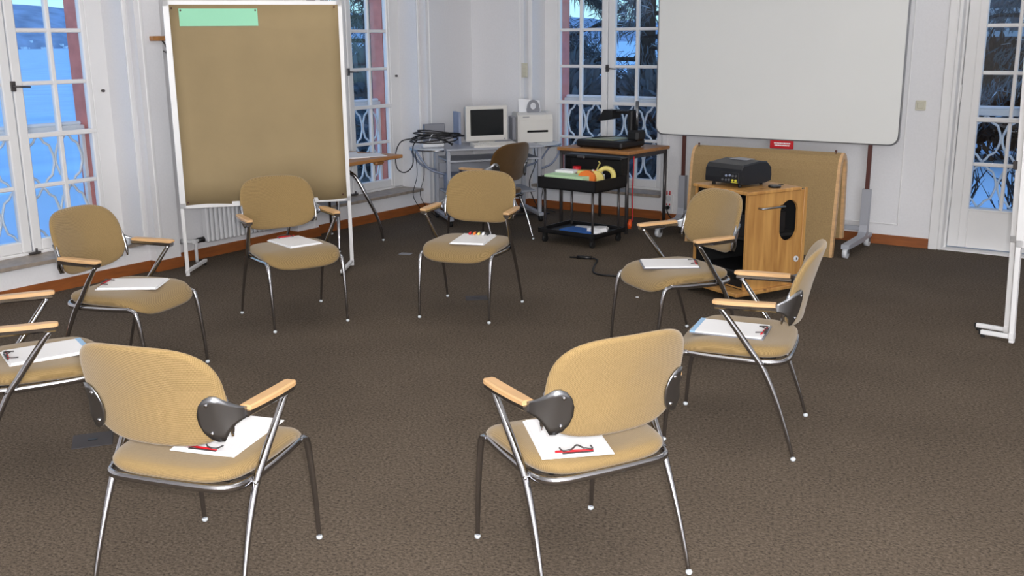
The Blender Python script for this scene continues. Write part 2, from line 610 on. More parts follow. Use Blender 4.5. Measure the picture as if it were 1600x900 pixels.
# thin mouldings
t = MB()
for wc in (W1, W2):
    for sgn in (-1, 1):
        y = wc + sgn * (HF + .018)
        t.box((XL - .08, y - .016, .26), (XL - .066, y + .016, ZT), .005)
        y = wc + sgn * (HZ + .05)
        t.box((XL, y - .012, .09), (XL + .010, y + .012, ZC), .004)
tag(t.build('trim_1', 'gloss'), 'slim white mouldings framing the lake windows', 'trim', kind='structure')
t = MB()
for sgn in (-1, 1):
    x = W3 + sgn * (HF + .018)
    t.box((x - .016, YB + .066, .26), (x + .016, YB + .08, ZT), .005)
    x = W3 + sgn * (HZ + .05)
    t.box((x - .012, YB - .010, .09), (x + .012, YB, ZC), .004)
t.box((-2.13, YB - .007, .17), (-2.118, YB, ZC), .003); t.box((-4.1, YB - .007, .17), (-2.118, YB, .182), .003)
t.box((-4.12, YB - .007, .17), (-4.108, YB, ZC), .003)
tag(t.build('trim_2', 'gloss'), 'slim white mouldings on the back wall', 'trim', kind='structure')


# ------------------------------------------------------------------ windows
def pane_mesh(w, h, axis):
    mb = MB()
    if axis == 'x':
        mb.box((-w / 2, -.002, -h / 2), (w / 2, .002, h / 2))
    else:
        mb.box((-.002, -w / 2, -h / 2), (.002, w / 2, h / 2))
    bmesh.ops.recalc_face_normals(mb.bm, faces=mb.bm.faces)
    me = bpy.data.meshes.new('pane')
    mb.bm.to_mesh(me); mb.bm.free()
    me.materials.append(M['glass'])
    return me


ROW0, PITCH, NROW = .345, .363, 7


def window(name, label, T, axis, sill_ends, hand=True):
    """T(s, d, z): s along the wall, d outward from the inner face of the frame"""
    def bx(mb, s0, d0, z0, s1, d1, z1, bv=0.0):
        mb.box(T(s0, d0, z0), T(s1, d1, z1), bv)
    zt = ROW0 + PITCH * NROW + .0
    f = MB()
    for sg in (-1, 1):
        bx(f, sg * .61, 0, .245, sg * .755, .075, ZT, .006)
    bx(f, -.75, 0, .228, .75, .075, .262, .006); bx(f, -.75, 0, zt + .07, .75, .075, ZT, .006)
    win = f.build(name, 'gloss')
    tag(win, label, 'window', kind='structure')
    s_ = MB(); bx(s_, -sill_ends[0], -.275, .215, sill_ends[1], .075, .243, .004); s_.build('window_sill', 'marble', win)
    pw = .2475 - .0165
    pm = pane_mesh(pw + .012, PITCH - .03 + .012, axis)
    for sg in (-1, 1):
        m = MB()
        bx(m, sg * .004, -.004, .262, sg * .075, .052, zt + .07, .008)
        bx(m, sg * .57, -.004, .262, sg * .612, .052, zt + .07, .008)
        bx(m, sg * .075, -.002, .262, sg * .57, .052, ROW0, .008); bx(m, sg * .075, -.002, zt, sg * .57, .052, zt + .07, .008)
        sash = m.build('sash', 'gloss', win)
        mm = MB(); bx(mm, sg * (.3225 - .0165), .004, ROW0, sg * (.3225 + .0165), .046, zt, .006); mm.build('muntin', 'gloss', sash)
        for k in range(1, NROW):
            z = ROW0 + PITCH * k + .017
            mm = MB(); bx(mm, sg * .075, .006, z - .015, sg * .57, .044, z + .015, .006)
            if k == 2:
                bx(mm, sg * .07, -.008, z - .02, sg * .61, .01, z + .016, .004)
            mm.build('muntin', 'gloss', sash)
        for c in (0, 1):
            sc = sg * (.075 + .123 if c == 0 else .57 - .1155)
            for k in range(NROW):
                z0 = ROW0 + PITCH * k + (.032 if k else 0)
                z1 = ROW0 + PITCH * (k + 1) + (.002 if k < NROW - 1 else 0)
                o = piece(pm, 'pane', sash, T(sc, .026, (z0 + z1) / 2))
    if hand:
        h = MB(); bx(h, -.018, -.016, 1.40, .018, -.002, 1.47, .003)
        h.cyl(T(0, -.002, 1.435), T(0, -.035, 1.435), .008, 8); h.tube([T(0, -.033, 1.435), T(.05, -.036, 1.432), T(.11, -.034, 1.428)], [.008, .007, .006], 6)
        h.build('window_handle', 'darksteel', win)
        k_ = MB(); k_.cyl(T(.69, .002, 1.375), T(.69, -.02, 1.375), .011, 8); k_.build('knob', 'darksteel', win)
        l_ = MB(); bx(l_, -.04, -.022, .246, .05, -.004, .262, .003); l_.cyl(T(.02, -.012, .262), T(.02, -.012, .285), .008, 8); l_.build('latch', 'darksteel', win)
    return win


window('window_1', 'tall white lattice window on the left wall looking over the lake', lambda s, d, z: (XL - .32 - d, W1 + s, z), 'y', (.75, .75))
window('window_2', 'tall white lattice window on the left wall partly behind the paper covered pinboard', lambda s, d, z: (XL - .32 - d, W2 + s, z), 'y', (.75, .75))
window('window_3', 'tall white lattice window on the back wall behind the overhead projector', lambda s, d, z: (W3 + s, YB + .32 + d, z), 'x', (.75, .75))

# glazed door
DY = YB + .10
def dbox(mb, x0, d0, z0, x1, d1, z1, bv=0.006):
    mb.box((x0, DY + d0, z0), (x1, DY + d1, z1), bv)
f = MB()
dbox(f, DX0, -.02, 0, -1.745, .09, 2.9); dbox(f, DX1, -.02, 0, DX1 - .02, .09, 2.9); dbox(f, DX0, -.02, 2.87, DX1, .09, 2.9)
f.box((-1.862, YB - .03, 0), (-1.79, YB, 2.98), .006); f.box((-1.79, YB - .02, 0), (DX0 + .005, YB + .09, 2.98), .006)
f.box((DX0, YB + .0, 0), (DX1, YB + .42, .012))
door = f.build('door_1', 'gloss')
tag(door, 'white glazed garden door at the right end of the back wall', 'door', kind='structure')
m = MB()
DW0, DW1, DG0, DG1 = -1.742, -.45, -1.60, -.62
DM = (DG0 + DG1) / 2 + .12
dbox(m, DW0, 0, .02, DG0, .045, 2.86); dbox(m, DG1, 0, .02, DW1, .045, 2.86); dbox(m, DG0, 0, .02, DG1, .045, ROW0); dbox(m, DG0, 0, 2.8, DG1, .045, 2.86)
leaf = m.build('door_leaf', 'gloss', door)
mm = MB(); dbox(mm, -1.6615, -.008, .02, -1.655, .0, 2.86, .002); dbox(mm, DG0 - .0, -.006, ROW0 - .012, DG1, 0, ROW0, .002); mm.build('moulding', 'gloss', leaf)
for xm in (-1.362, -1.117, -.872):
    mm = MB(); dbox(mm, xm - .014, .004, ROW0, xm + .014, .04, 2.8); mm.build('muntin', 'gloss', leaf)
for k in range(1, 7):
    z = ROW0 + PITCH * k
    mm = MB(); dbox(mm, DG0, .006, z - .015, DG1, .038, z + .015); 
    if k == 2: dbox(mm, DG0 - .01, -.01, z - .022, DG1 + .01, .01, z + .016)
    mm.build('muntin', 'gloss', leaf)
pm = pane_mesh(.235, .345, 'x')
for c in range(4):
    for k in range(7):
        piece(pm, 'pane', leaf, (DG0 + .1225 + .245 * c, DY + .022, ROW0 + PITCH * (k + .5)))
for z in (.35, 1.2):
    mm = MB(); mm.cyl((-1.746, DY - .006, z), (-1.746, DY - .006, z + .14), .008, 8); mm.build('hinge', 'gloss', leaf)
mm = MB(); dbox(mm, DW1 - .0, -.03, 1.0, DW1 - .06, -.002, 1.18, .004); mm.cyl((DW1 - .03, DY, 1.12), (DW1 - .03, DY - .05, 1.12), .009, 8); mm.tube([(DW1 - .03, DY - .05, 1.12), (DW1 - .14, DY - .05, 1.12)], .009, 8); mm.build('door_handle', 'darksteel', leaf)


# ------------------------------------------------------------------ balcony railings outside
def railing(label, T, half):
    root = thing('balcony_railing', label, 'railing', T(0, .16, 0))
    base = Vector(T(0, .16, 0))
    def L(s, z, dd=0.0):
        return Vector(T(s, .16 + dd, z)) - base
    b = MB(); b.box(L(-half, 1.075, -.025), L(half, 1.125, .025), .006); rail = b.build('handrail', 'gloss', root)
    b = MB(); b.box(L(-half + .02, 1.123, -.022), L(half - .02, 1.155, .022), .012); b.build('snow_cap', 'snow', rail)
    b = MB(); b.box(L(-half, .28, -.012), L(half, .305, .012), .003); b.build('bottom_rail', 'gloss', root)
    for sg in (-1, 1):
        b = MB(); b.box(L(sg * half, .12, -.018), L(sg * (half - .03), 1.08, .018), .003); b.build('post', 'gloss', root)
    n = 5
    wd = (2 * half - .06) / n
    a, hgt = wd / 2 - .006, .385
    me = None
    for i in range(n):
        sc = -half + .03 + wd * (i + .5)
        for j in range(2):
            z0 = .305 + hgt * j
            for sg in (-1, 1):
                pts = []
                for k in range(15):
                    q = k / 14
                    o = math.sin(PI * q) ** 0.9
                    o += .10 * math.exp(-((q - .22) / .05) ** 2) - .12 * math.exp(-((q - .13) / .05) ** 2) + .10 * math.exp(-((q - .78) / .05) ** 2) - .12 * math.exp(-((q - .87) / .05) ** 2)
                    pts.append(L(sc + sg * a * max(o, 0), z0 + hgt * q) )
                b = MB(); b.tube(pts, .0105, 5, True); b.build('scroll', 'gloss', root)
    return root


railing('white wrought iron railing with snowy handrail outside the lake window', lambda s, d, z: (XL - .32 - d, W1 + s, z), .60)
railing('white wrought iron railing outside the window right of the paper covered pinboard', lambda s, d, z: (XL - .32 - d, W2 + s, z), .60)
railing('white wrought iron railing outside the window behind the overhead projector', lambda s, d, z: (W3 + s, YB + .32 + d, z), .60)
railing('white wrought iron railing outside the garden door', lambda s, d, z: (-1.08 + s, YB + .32 + d, z), .68)

# ------------------------------------------------------------------ outside: snow, lake, hills, trees, house
g = MB()
N = 40
verts = []
def ground_z(x, y):
    d = -x - 9
    q = max(0.0, min(1.0, (d - 6) / 16.0))
    q = q * q * (3 - 2 * q)
    return -.55 * (1 - q) - 6.0 * q + .10 * math.sin(x * .7) * math.cos(y * .5) * (1 - q)
xs = [-40 + 2.2 * i for i in range(31)]
ys = [-30 + 3.0 * i for i in range(42)]
rs = []
for yv in ys:
    rs.append([(xv, yv, ground_z(xv, yv) - (.0 if (xv < XL - .85 or yv > YB + .85) else .6)) for xv in xs])
g.rings(rs, close_ends=False, smooth=True, loop=False)
tag(g.build('snowy_garden', 'snow'), 'snow covered garden sloping down to the lake', 'snow', kind='structure')
g = MB(); g.box((-2600, -2600, -6.3), (-38, 3600, -6.05)); tag(g.build('frozen_lake', 'lake'), 'pale blue snow covered lake filling the left window', 'lake', kind='structure')
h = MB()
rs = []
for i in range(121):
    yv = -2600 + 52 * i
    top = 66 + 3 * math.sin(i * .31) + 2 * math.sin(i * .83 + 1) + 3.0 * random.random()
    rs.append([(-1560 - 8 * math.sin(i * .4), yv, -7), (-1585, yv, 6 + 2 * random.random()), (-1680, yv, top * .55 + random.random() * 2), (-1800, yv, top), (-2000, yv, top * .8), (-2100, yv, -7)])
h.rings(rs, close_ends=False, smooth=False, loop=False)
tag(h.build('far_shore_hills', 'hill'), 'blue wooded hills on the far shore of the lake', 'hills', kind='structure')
h = MB()
for i in range(110):
    yv = random.uniform(500, 1300)
    w_ = random.uniform(2, 6)
    q_ = random.random() ** 2
    x_ = -1562 - 30 * q_
    z_ = -6.5 + 15 * q_
    h.box((x_ + 2, yv, z_), (x_ - 8, yv + w_, z_ + random.uniform(1.5, 4)))
tag(h.build('far_shore_village', 'snow'), 'tiny pale houses along the far shore of the lake', 'village', kind='stuff')


def foliage_mesh(name, crown, n, mname):
    """crown(): returns (point, direction, length, width)"""
    V, F = [], []
    for _ in range(n):
        p, d, ln, wd = crown()
        side = d.cross(Vector((random.uniform(-1, 1), random.uniform(-1, 1), random.uniform(-1, 1))))
        if side.length < 1e-5:
            continue
        side.normalize()
        side *= wd / 2
        k = len(V)
        q = p + d * ln
        V += [tuple(p - side * .6), tuple(p + side * .6), tuple(p + d * ln * .6 + side), tuple(q), tuple(p + d * ln * .6 - side)]
        F.append((k, k + 1, k + 2, k + 3, k + 4))
    me = bpy.data.meshes.new(name)
    me.from_pydata(V, [], F)
    me.materials.append(M[mname])
    return me


def conifer_parts(hgt, rad, n, seed):
    random.seed(seed)
    tr = MB()
    tr.tube([(0, 0, -.3), (.03, .02, hgt * .4), (0, .05, hgt * .97)], [rad * .075, rad * .05, .02], 8)
    limbs = []
    for i in range(int(54)):
        hh = hgt * (.06 + .9 * (i / 54.0))
        az = i * 2.4 + random.uniform(-.3, .3)
        ln = rad * (1.05 - .85 * hh / hgt) * random.uniform(.75, 1.1)
        P = [Vector((math.cos(az) * ln * q, math.sin(az) * ln * q, hh + ln * (.22 * q - .55 * q * q))) for q in (0, .35, .7, 1)]
        tr.tube(P, [.05, .035, .02, .008], 4, False)
        limbs.append(P)
    def crown():
        P = random.choice(limbs)
        q = random.random() ** .7 * 2.99
        k = int(q)
        p = P[k].lerp(P[k + 1], q - k) + Vector((random.gauss(0, .16), random.gauss(0, .16), random.gauss(0, .12)))
        out = (P[3] - P[0]).normalized()
        d = (out * random.uniform(.2, .9) + Vector((random.uniform(-.8, .8), random.uniform(-.8, .8), random.uniform(-1.4, .1)))).normalized()
        return p, d, random.uniform(.14, .42), random.uniform(.012, .028)
    return tr, foliage_mesh('foliage', crown, n, 'needle'), foliage_mesh('snow_patch', lambda: (lambda c: (c[0] + Vector((0, 0, .05)), Vector((c[1].x, c[1].y, c[1].z * .2)).normalized(), c[2] * .8, c[3] * 1.5))(crown()), n // 40, 'snow')


tree_specs = [
    # x, y, variant, scale, label
    (-13.6, 19.7, 0, .75, 'tall dark conifer seen through the left half of the back window'),
    (-10.1, 19.4, 1, 1.0, 'airy conifer with sky between its branches, seen through the right half of the back window'),
    (-17.0, 25.0, 0, 1.0, 'dark conifer further back behind the left half of the back window'),
    (-14.6, 16.0, 0, .95, 'dark conifer seen through the window beside the paper covered pinboard'),
    (-18.0, 17.5, 0, 1.05, 'tall conifer above the snowy slope, seen right beside the paper covered pinboard'),
    (-6.2, 20.5, 1, .9, 'slender conifer standing behind the projection board'),
    (-2.6, 19.5, 1, .85, 'airy conifer seen at the top of the garden door'),
]
protos = {}
for x, y, v, sc, lb in tree_specs:
    if v not in protos:
        tr, fo, sn = conifer_parts(15.0 if v == 0 else 14.0, 3.6 if v == 0 else 3.0, 62000 if v == 0 else 17000, 11 + v)
        t = thing('conifer', lb, 'tree', (x, y, ground_z(x, y)), 0, 'conifers in the garden')
        tr.build('trunk', 'bark', t)
        o = piece(fo, 'foliage', t); o['kind'] = 'stuff'
        o = piece(sn, 'snow_patch', t); o['kind'] = 'stuff'
        protos[v] = t
    else:
        t = dup(protos[v], (x, y, ground_z(x, y)), random.uniform(0, 6), lb)
    t.scale = (sc, sc, sc)


def shrub(x, y, rad, hgt, n, label, leaf='needle', grp='dark shrubs outside the windows'):
    t = thing('evergreen_shrub', label, 'shrub', (x, y, ground_z(x, y)), 0, grp)
    st = MB()
    for i in range(7):
        az = i * .9
        st.tube([(0, 0, -.1), (math.cos(az) * rad * .3, math.sin(az) * rad * .3, hgt * .5), (math.cos(az) * rad * .6, math.sin(az) * rad * .6, hgt * .85)], [.03, .02, .008], 4, False)
    st.build('stem', 'bark', t)
    def crown():
        while True:
            p = Vector((random.uniform(-1, 1), random.uniform(-1, 1), random.uniform(-1, 1)))
            if .35 < p.length < 1:
                break
        wob = 1 + .15 * math.sin(p.x * 7) * math.cos(p.y * 6)
        q = Vector((p.x * rad * wob, p.y * rad * wob, hgt * .52 + p.z * hgt * .48 * wob))
        d = (p + Vector((random.uniform(-.6, .6), random.uniform(-.6, .6), random.uniform(-.2, .9)))).normalized()
        return q, d, random.uniform(.12, .28), random.uniform(.05, .1)
    o = piece(foliage_mesh('foliage', crown, n, leaf), 'foliage', t)
    o['kind'] = 'stuff'
    return t


for x, y, r_, h_, lb in (
    (-8.6, 13.6, 1.1, 1.85, 'low dark shrub below the back window, left of the two'),
    (-6.9, 14.3, 1.1, 1.75, 'low dark shrub below the back window, right of the two'),
    (-11.3, 13.2, 1.3, 2.3, 'dark shrub outside the window beside the paper covered pinboard'),
    (-12.9, 12.6, 1.0, 1.7, 'low dark shrub at the snowy slope beside the paper covered pinboard')):
    shrub(x, y, r_, h_, 4200, lb)
for x, y, r_, h_, lb in (
    (-3.9, 20.6, 1.5, 2.1, 'brown winter hedge bush left of the house windows, seen through the garden door'),
    (-1.6, 20.9, 1.6, 2.0, 'brown winter hedge bush right of the house windows, seen through the garden door')):
    shrub(x, y, r_, h_, 3200, lb, 'brownleaf', 'brown bushes before the neighbouring house')
for i, (x, y, lb) in enumerate(((-2.55, 13.2, 'bare shrub in the snow, left one behind the garden door'), (-2.0, 14.6, 'bare shrub in the snow, middle one behind the garden door'), (-1.75, 12.6, 'bare shrub in the snow, right one behind the garden door'))):
    t = thing('bare_shrub', lb, 'shrub', (x, y, ground_z(x, y)), 0, 'bare shrubs in the snow')
    for k in range(11):
        az = k * .63 + i
        h_ = random.uniform(.5, .95)
        st = MB(); p = [Vector((math.cos(az) * .04, math.sin(az) * .04, -.1))]
        for q in (.35, .7, 1):
            p.append(Vector((math.cos(az) * (.05 + .3 * q * random.uniform(.4, 1)), math.sin(az) * (.05 + .3 * q * random.uniform(.4, 1)), h_ * q)))
        st.tube(p, [.02, .016, .011, .005], 5)
        for q in range(5):
            c = p[1].lerp(p[3], random.random()); d = Vector((random.uniform(-.2, .2), random.uniform(-.2, .2), random.uniform(.1, .25)))
            st.tube([c, c + d], [.008, .003], 4, False)
        st.build('stem', 'bark', t)

# neighbouring house with a white balustrade
hs = thing('neighbouring_house', 'dim house with white balustrade seen through the garden door', 'building', (-2.5, 24.5, -.6))
b = MB(); b.box((-6, 0, 0), (6, .4, 2.35)); b.build('wall', 'house', hs)
b = MB(); b.box((-6, 3.2, 2.3), (6, 3.6, 7.0)); b.build('upper_wall', 'house', hs)
b = MB(); b.box((-6.3, 2.8, 6.9), (6.3, 9, 7.1)); b.rings([[(-6.5, 2.6, 7.1), (6.5, 2.6, 7.1)], [(-5, 6, 9.2), (5, 6, 9.2)]], False, False, False); b.build('roof', 'roof', hs)
b = MB(); b.box((-6, -.05, 2.3), (6, 3.4, 2.42)); b.build('terrace_slab', 'housewhite', hs)
b = MB(); b.box((-6, -.02, 2.80), (6, .16, 2.90)); b.build('handrail', 'housewhite', hs)
bal = MB(); bal.tube([(0, 0, 0), (0, 0, .05), (0, 0, .12), (0, 0, .22), (0, 0, .3), (0, 0, .38)], [.06, .045, .075, .05, .035, .06], 8)
o0 = bal.build('baluster', 'housewhite', hs, (-5.9, .07, 2.42))
for i in range(1, 42):
    piece(o0.data, 'baluster', hs, (-5.9 + .29 * i, .07, 2.42))
for x in (-3.6, -1.9, -.2, 1.5):
    fr = MB(); 
    for s_ in ((0, 0, .08, 1.25), (.72, 0, .8, 1.25), (.37, 0, .43, 1.25)):
        fr.box((x + s_[0], -.05, .75), (x + s_[2], .02, 2.0))
    fr.box((x, -.05, .75), (x + .8, .02, .83)); fr.box((x, -.05, 1.92), (x + .8, .02, 2.0))
    w_ = fr.build('window', 'housewhite', hs)
    p_ = MB(); p_.box((x + .04, -.03, .79), (x + .76, -.005, 1.96)); p_.build('pane', 'screen', w_)

# ------------------------------------------------------------------ wall fittings
def plate(name, label, cat, x, z, w_, h_, n):
    t = thing(name, label, cat, (x, YB, z))
    b = MB(); b.box((-w_ / 2, -.012, -h_ / 2), (w_ / 2, 0, h_ / 2), .004); b.build('plate', 'switchplate', t)
    for k in range(n):
        zc = (k - (n - 1) / 2) * h_ / n
        b = MB(); b.box((-w_ * .3, -.019, zc - h_ / n * .32), (w_ * .3, -.010, zc + h_ / n * .32), .004); b.build('rocker', 'switchplate', t)
    return t
plate('light_switch', 'cream double light switch on the wall left of the back window', 'switch', -5.92, 1.416, .075, .145, 2)
plate('light_switch', 'cream single light switch between the projection board and the door', 'switch', -2.02, 1.173, .082, .082, 1)
t = thing('wall_socket', 'white double wall socket with red marks low on the back wall', 'socket', (-4.25, YB, .185))
b = MB(); b.box((-.045, -.014, -.085), (.045, 0, .085), .004); b.build('plate', 'gloss', t)
for z in (.042, -.042):
    b = MB(); b.cyl((0, -.013, z), (0, -.018, z), .03, 14); s_ = b.build('outlet', 'caster', t)
    b = MB()
    b.box((-.022, -.021, z + (.035 if z > 0 else .02)), (-.012, -.013, z + .075 if z > 0 else z + .036)); b.box((.008, -.021, z + (.035 if z > 0 else .02)), (.018, -.013, z + .075 if z > 0 else z + .036)); b.build('red_mark', 'red', t)
pl = MB(); pl.cyl((-4.25, YB - .017, .143), (-4.25, YB - .05, .143), .018, 10)
pl.tube(smooth_path([(-4.25, YB - .05, .14), (-4.22, YB - .075, .09), (-4.13, YB - .10, .015), (-3.98, YB - .22, .008), (-3.9, YB - .5, .008)]), .006, 6)
tag(pl.build('power_cable', 'black'), 'black cable plugged into the low wall socket', 'cable')

# wooden rail with hooks behind the pinboard
t = thing('coat_rail', 'wooden hook rail on the wall behind the paper covered pinboard', 'rail', (XL, 4.76, 1.735))
b = MB(); b.box((0, 0, 0), (.035, 1.34, .035), .004); b.build('rail', 'tablewood', t)
for k in range(5):
    b = MB(); b.tube([(.02, .10 + .28 * k, .002), (.05, .10 + .28 * k, -.03), (.07, .10 + .28 * k, -.065), (.05, .10 + .28 * k, -.085), (.025, .10 + .28 * k, -.075)], .006, 6); b.build('hook', 'darksteel', t)

# radiator
t = thing('radiator', 'white ribbed radiator under the paper covered pinboard', 'radiator', (XL - .12, 5.14, 0))
sec = MB(); sec.box((.035, -.017, .14), (.105, .017, .66), .010)
me = sec.build('section', 'radiator', t, (0, .03, 0)).data
for k in range(1, 21):
    piece(me, 'section', t, (0, .03 + .0445 * k, 0))
b = MB(); b.tube([(.07, .0, .17), (.07, .94, .17)], .016, 8); b.tube([(.07, .0, .63), (.07, .94, .63)], .016, 8); b.build('manifold', 'radiator', t)
for y in (.2, .74):
    b = MB(); b.box((0, y - .02, .55), (.04, y + .02, .60)); b.build('bracket', 'radiator', t)
b = MB(); b.tube(smooth_path([(.07, 0, .17), (.075, -.06, .17), (.085, -.09, .165), (.09, -.10, .12), (.09, -.10, 0)]), .014, 8); b.cyl((.075, -.09, .17), (.10, -.125, .17), .018, 10); b.build('valve_pipe', 'radiator', t)
b = MB(); b.tube([(.075, -.008, .17), (.075, -.03, .17), (.075, -.065, .17)], [.024, .020, .022], 10); b.build('valve_knob', 'black', t)
b = MB(); b.tube([(.0, -.17, .17), (.04, -.16, .17), (.085, -.125, .17)], [.022, .016, .016], 8); b.build('wall_union', 'radiator', t)


# ------------------------------------------------------------------ chairs
def superellipse(hw, hh, n, k=44, top=1.0):
    P = []
    for i in range(k):
        a = 2 * PI * i / k
        c, s = math.cos(a), math.sin(a)
        x = math.copysign(abs(c) ** (2 / n), c) * hw
        z = math.copysign(abs(s) ** (2 / n), s) * hh
        x *= 1 - (1 - top) * max(0, z / hh) ** 1.5
        P.append((x, z))
    return P


def make_chair(label):
    t = thing('conference_chair', label, 'chair', (0, 0, 0), 0, 'conference chairs')
    # seat cushion
    out = superellipse(.250, .252, 4.4, 60)
    def sz(x, y):
        d = 0.0
        if y > .13:
            d = -(y - .13) ** 2 * 2.5
        return d - .006 * (1 - min(1, (x / .2) ** 2)) + .004 * max(0, -y - .15) * 10
    rs = []
    C0 = .035
    for r_, zz in ((.0, .4745), (.4, .4745), (.75, .474), (.9, .471), (.965, .464), (1.0, .452), (1.0, .440), (.97, .428), (.93, .4235), (.0, .4225)):
        ring = []
        for x, y in out:
            x2 = x * max(r_, .02) * (1 - .04 * (1 if y < 0 else 0) * abs(y) / .25)
            y2 = y * max(r_, .02) + C0
            ring.append((x2, y2, zz + sz(x2, y2) * (1.0 if zz > .43 else .8)))
        rs.append(ring)
    b = MB(); b.rings(rs); b.build('seat', 'fabric', t)
    # backrest
    zc, hh, hw = .712, .168, .246
    def by(x, z):
        q = (z - zc)
        return -.258 - .25 * q - .35 * q * q + .85 * x * x
    out = superellipse(hw, hh, 3.5, 56, .95)
    rs = []
    for r_, off in ((.0, .017), (.5, .017), (.85, .016), (.94, .013), (.985, .006), (1.0, 0), (.985, -.007), (.95, -.013), (.9, -.015), (.5, -.016), (.0, -.016)):
        ring = []
        for x, z in out:
            x2, z2 = x * max(r_, .02), zc + z * max(r_, .02)
            ring.append((x2, by(x2, z2) + off, z2))
        rs.append(ring)
    b = MB(); b.rings(rs); b.build('backrest', 'fabric', t)
    # chrome seat rail: down both sides and round the rear
    path = [(.234, .215, .417), (.240, .10, .411), (.243, -.08, .408), (.230, -.165, .410), (.185, -.204, .413), (.10, -.214, .415), (0, -.216, .415)]
    path = path + [(-x, y, z) for x, y, z in path[-2::-1]]
    b = MB(); b.tube(smooth_path(path, 4), .0125, 8, True, (1.15, .8)); rail = b.build('seat_rail', 'chrome', t)
    b = MB(); b.box((-.235, .03, .405), (.235, .055, .419)); b.box((-.235, -.11, .405), (.235, -.085, .419)); b.build('cross_bar', 'darksteel', t)
    b = MB(); b.box((-.20, -.16, .414), (.20, .20, .424), .004); b.build('seat_pan', 'black', t)
    for sg in (-1, 1):
        # front leg
        b = MB(); b.tube(smooth_path([(sg * .234, .205, .417), (sg * .236, .236, .408), (sg * .237, .252, .385), (sg * .237, .268, .30), (sg * .2365, .287, .15), (sg * .236, .296, .012)], 4), [.0125] * 10 + [.012 - .0004 * i for i in range(11)], 8)
        leg = b.build('leg', 'chrome', t)
        b = MB(); b.ball((sg * .236, .297, .010), .012, 8, (1, 1, .85)); b.build('glide', 'clear', leg)
        # rear leg and arm strut, one curved tube
        pts = smooth_path([(sg * .279, .068, .640), (sg * .272, .008, .56), (sg * .262, -.055, .47), (sg * .259, -.11, .395), (sg * .262, -.17, .27), (sg * .267, -.222, .13), (sg * .271, -.258, .012)], 4)
        n = len(pts)
        b = MB(); b.tube(pts, [.0105 + .003 * math.sin(PI * min(1, i / n * 1.4)) - .004 * (i / n) ** 3 for i in range(n)], 8)
        leg = b.build('leg', 'chrome', t)
        b = MB(); b.ball((sg * .271, -.259, .010), .012, 8, (1, 1, .85)); b.build('glide', 'clear', leg)
        b = MB(); b.cyl((sg * .242, -.105, .407), (sg * .268, -.112, .400), .010, 8); b.build('bolt', 'chrome', leg)
        # arm
        def arm_c(y):
            return sg * (.283 - .10 * max(0, -y) ** 1.3)
        rs = []
        for y, w_, h_ in ((.100, .012, .004), (.096, .018, .007), (.082, .0225, .0085), (.0, .024, .009), (-.10, .023, .0085), (-.155, .020, .008)):
            zc_ = .6645 - .05 * (y - .1) * .2
            x = arm_c(y)
            ring = [(x + w_ * a, y, zc_ + h_ * c) for a, c in ((-1, -.8), (-.8, -1), (.8, -1), (1, -.8), (1, .5), (.75, 1), (-.75, 1), (-1, .5))]
            rs.append(ring)
        b = MB(); b.rings(rs, True, False); arm = b.build('armrest', 'beech', t)
        b = MB(); b.rings([[(arm_c(y) + a * .019, y, .6555 - .01 * (y - .1) + c) for a, c in ((-1, 0), (1, 0), (.95, -.012), (.5, -.020), (-.5, -.020), (-.95, -.012))] for y in (.088, .03, -.06, -.16)], True, False); b.build('arm_channel', 'chrome', arm)
        # bracket plate hugging the back of the backrest
        cols = []
        path = [(.166, 0.030, .648), (.176, .090, .648), (.192, .130, .648), (.212, .152, .648), (.230, .150, .648), (.247, .090, .652), (.260, .058, .655), (.272, .040, .655), (.276, .032, .653)]
        ysur = []
        for i, (x, hgt, z) in enumerate(path):
            if i <= 4:
                y = by(x, z) - .021
            else:
                y = (by(.230, z) - .021) + (-.150 - (by(.230, z) - .021)) * ((i - 4) / 4.0) ** 1.0
            ysur.append(y)
        front, back = [], []
        K = 6
        for i, (x, hgt, z) in enumerate(path):
            j0, j1 = max(i - 1, 0), min(i + 1, len(path) - 1)
            tx, ty = path[j1][0] - path[j0][0], ysur[j1] - ysur[j0]
            l_ = math.hypot(tx, ty)
            nx, ny = -ty / l_ * .003, tx / l_ * .003
            fr_, bk_ = [], []
            for k in range(K + 1):
                zz = z - hgt / 2 + hgt * k / K
                yy = ysur[i]
                if i <= 4:
                    yy = by(x, zz) - .021
                fr_.append((sg * (x + nx), yy + ny, zz)); bk_.append((sg * (x - nx), yy - ny, zz))
            cols.append(fr_ + bk_[::-1])
        b = MB(); b.rings(cols, True, True); br = b.build('arm_bracket', 'steel', t)
        for zz in (.600, .695):
            b = MB(); x = .200; y = by(x, zz) - .026; b.ball((sg * x, y, zz), .007, 8, (1, .6, 1)); b.build('screw', 'chrome', br)
        b = MB(); rs_ = []
        # bright edge of the bracket on the front side of the backrest
        pts = [(sg * (hw * .985 - .9 * (zz - .65) ** 2), by(hw * .985, zz) + .004, zz) for zz in (.58, .605, .635, .665, .695, .72)]
        b.tube(pts, [.004, .008, .009, .009, .008, .004], 6); b.build('bracket_edge', 'chrome', br)
    return t


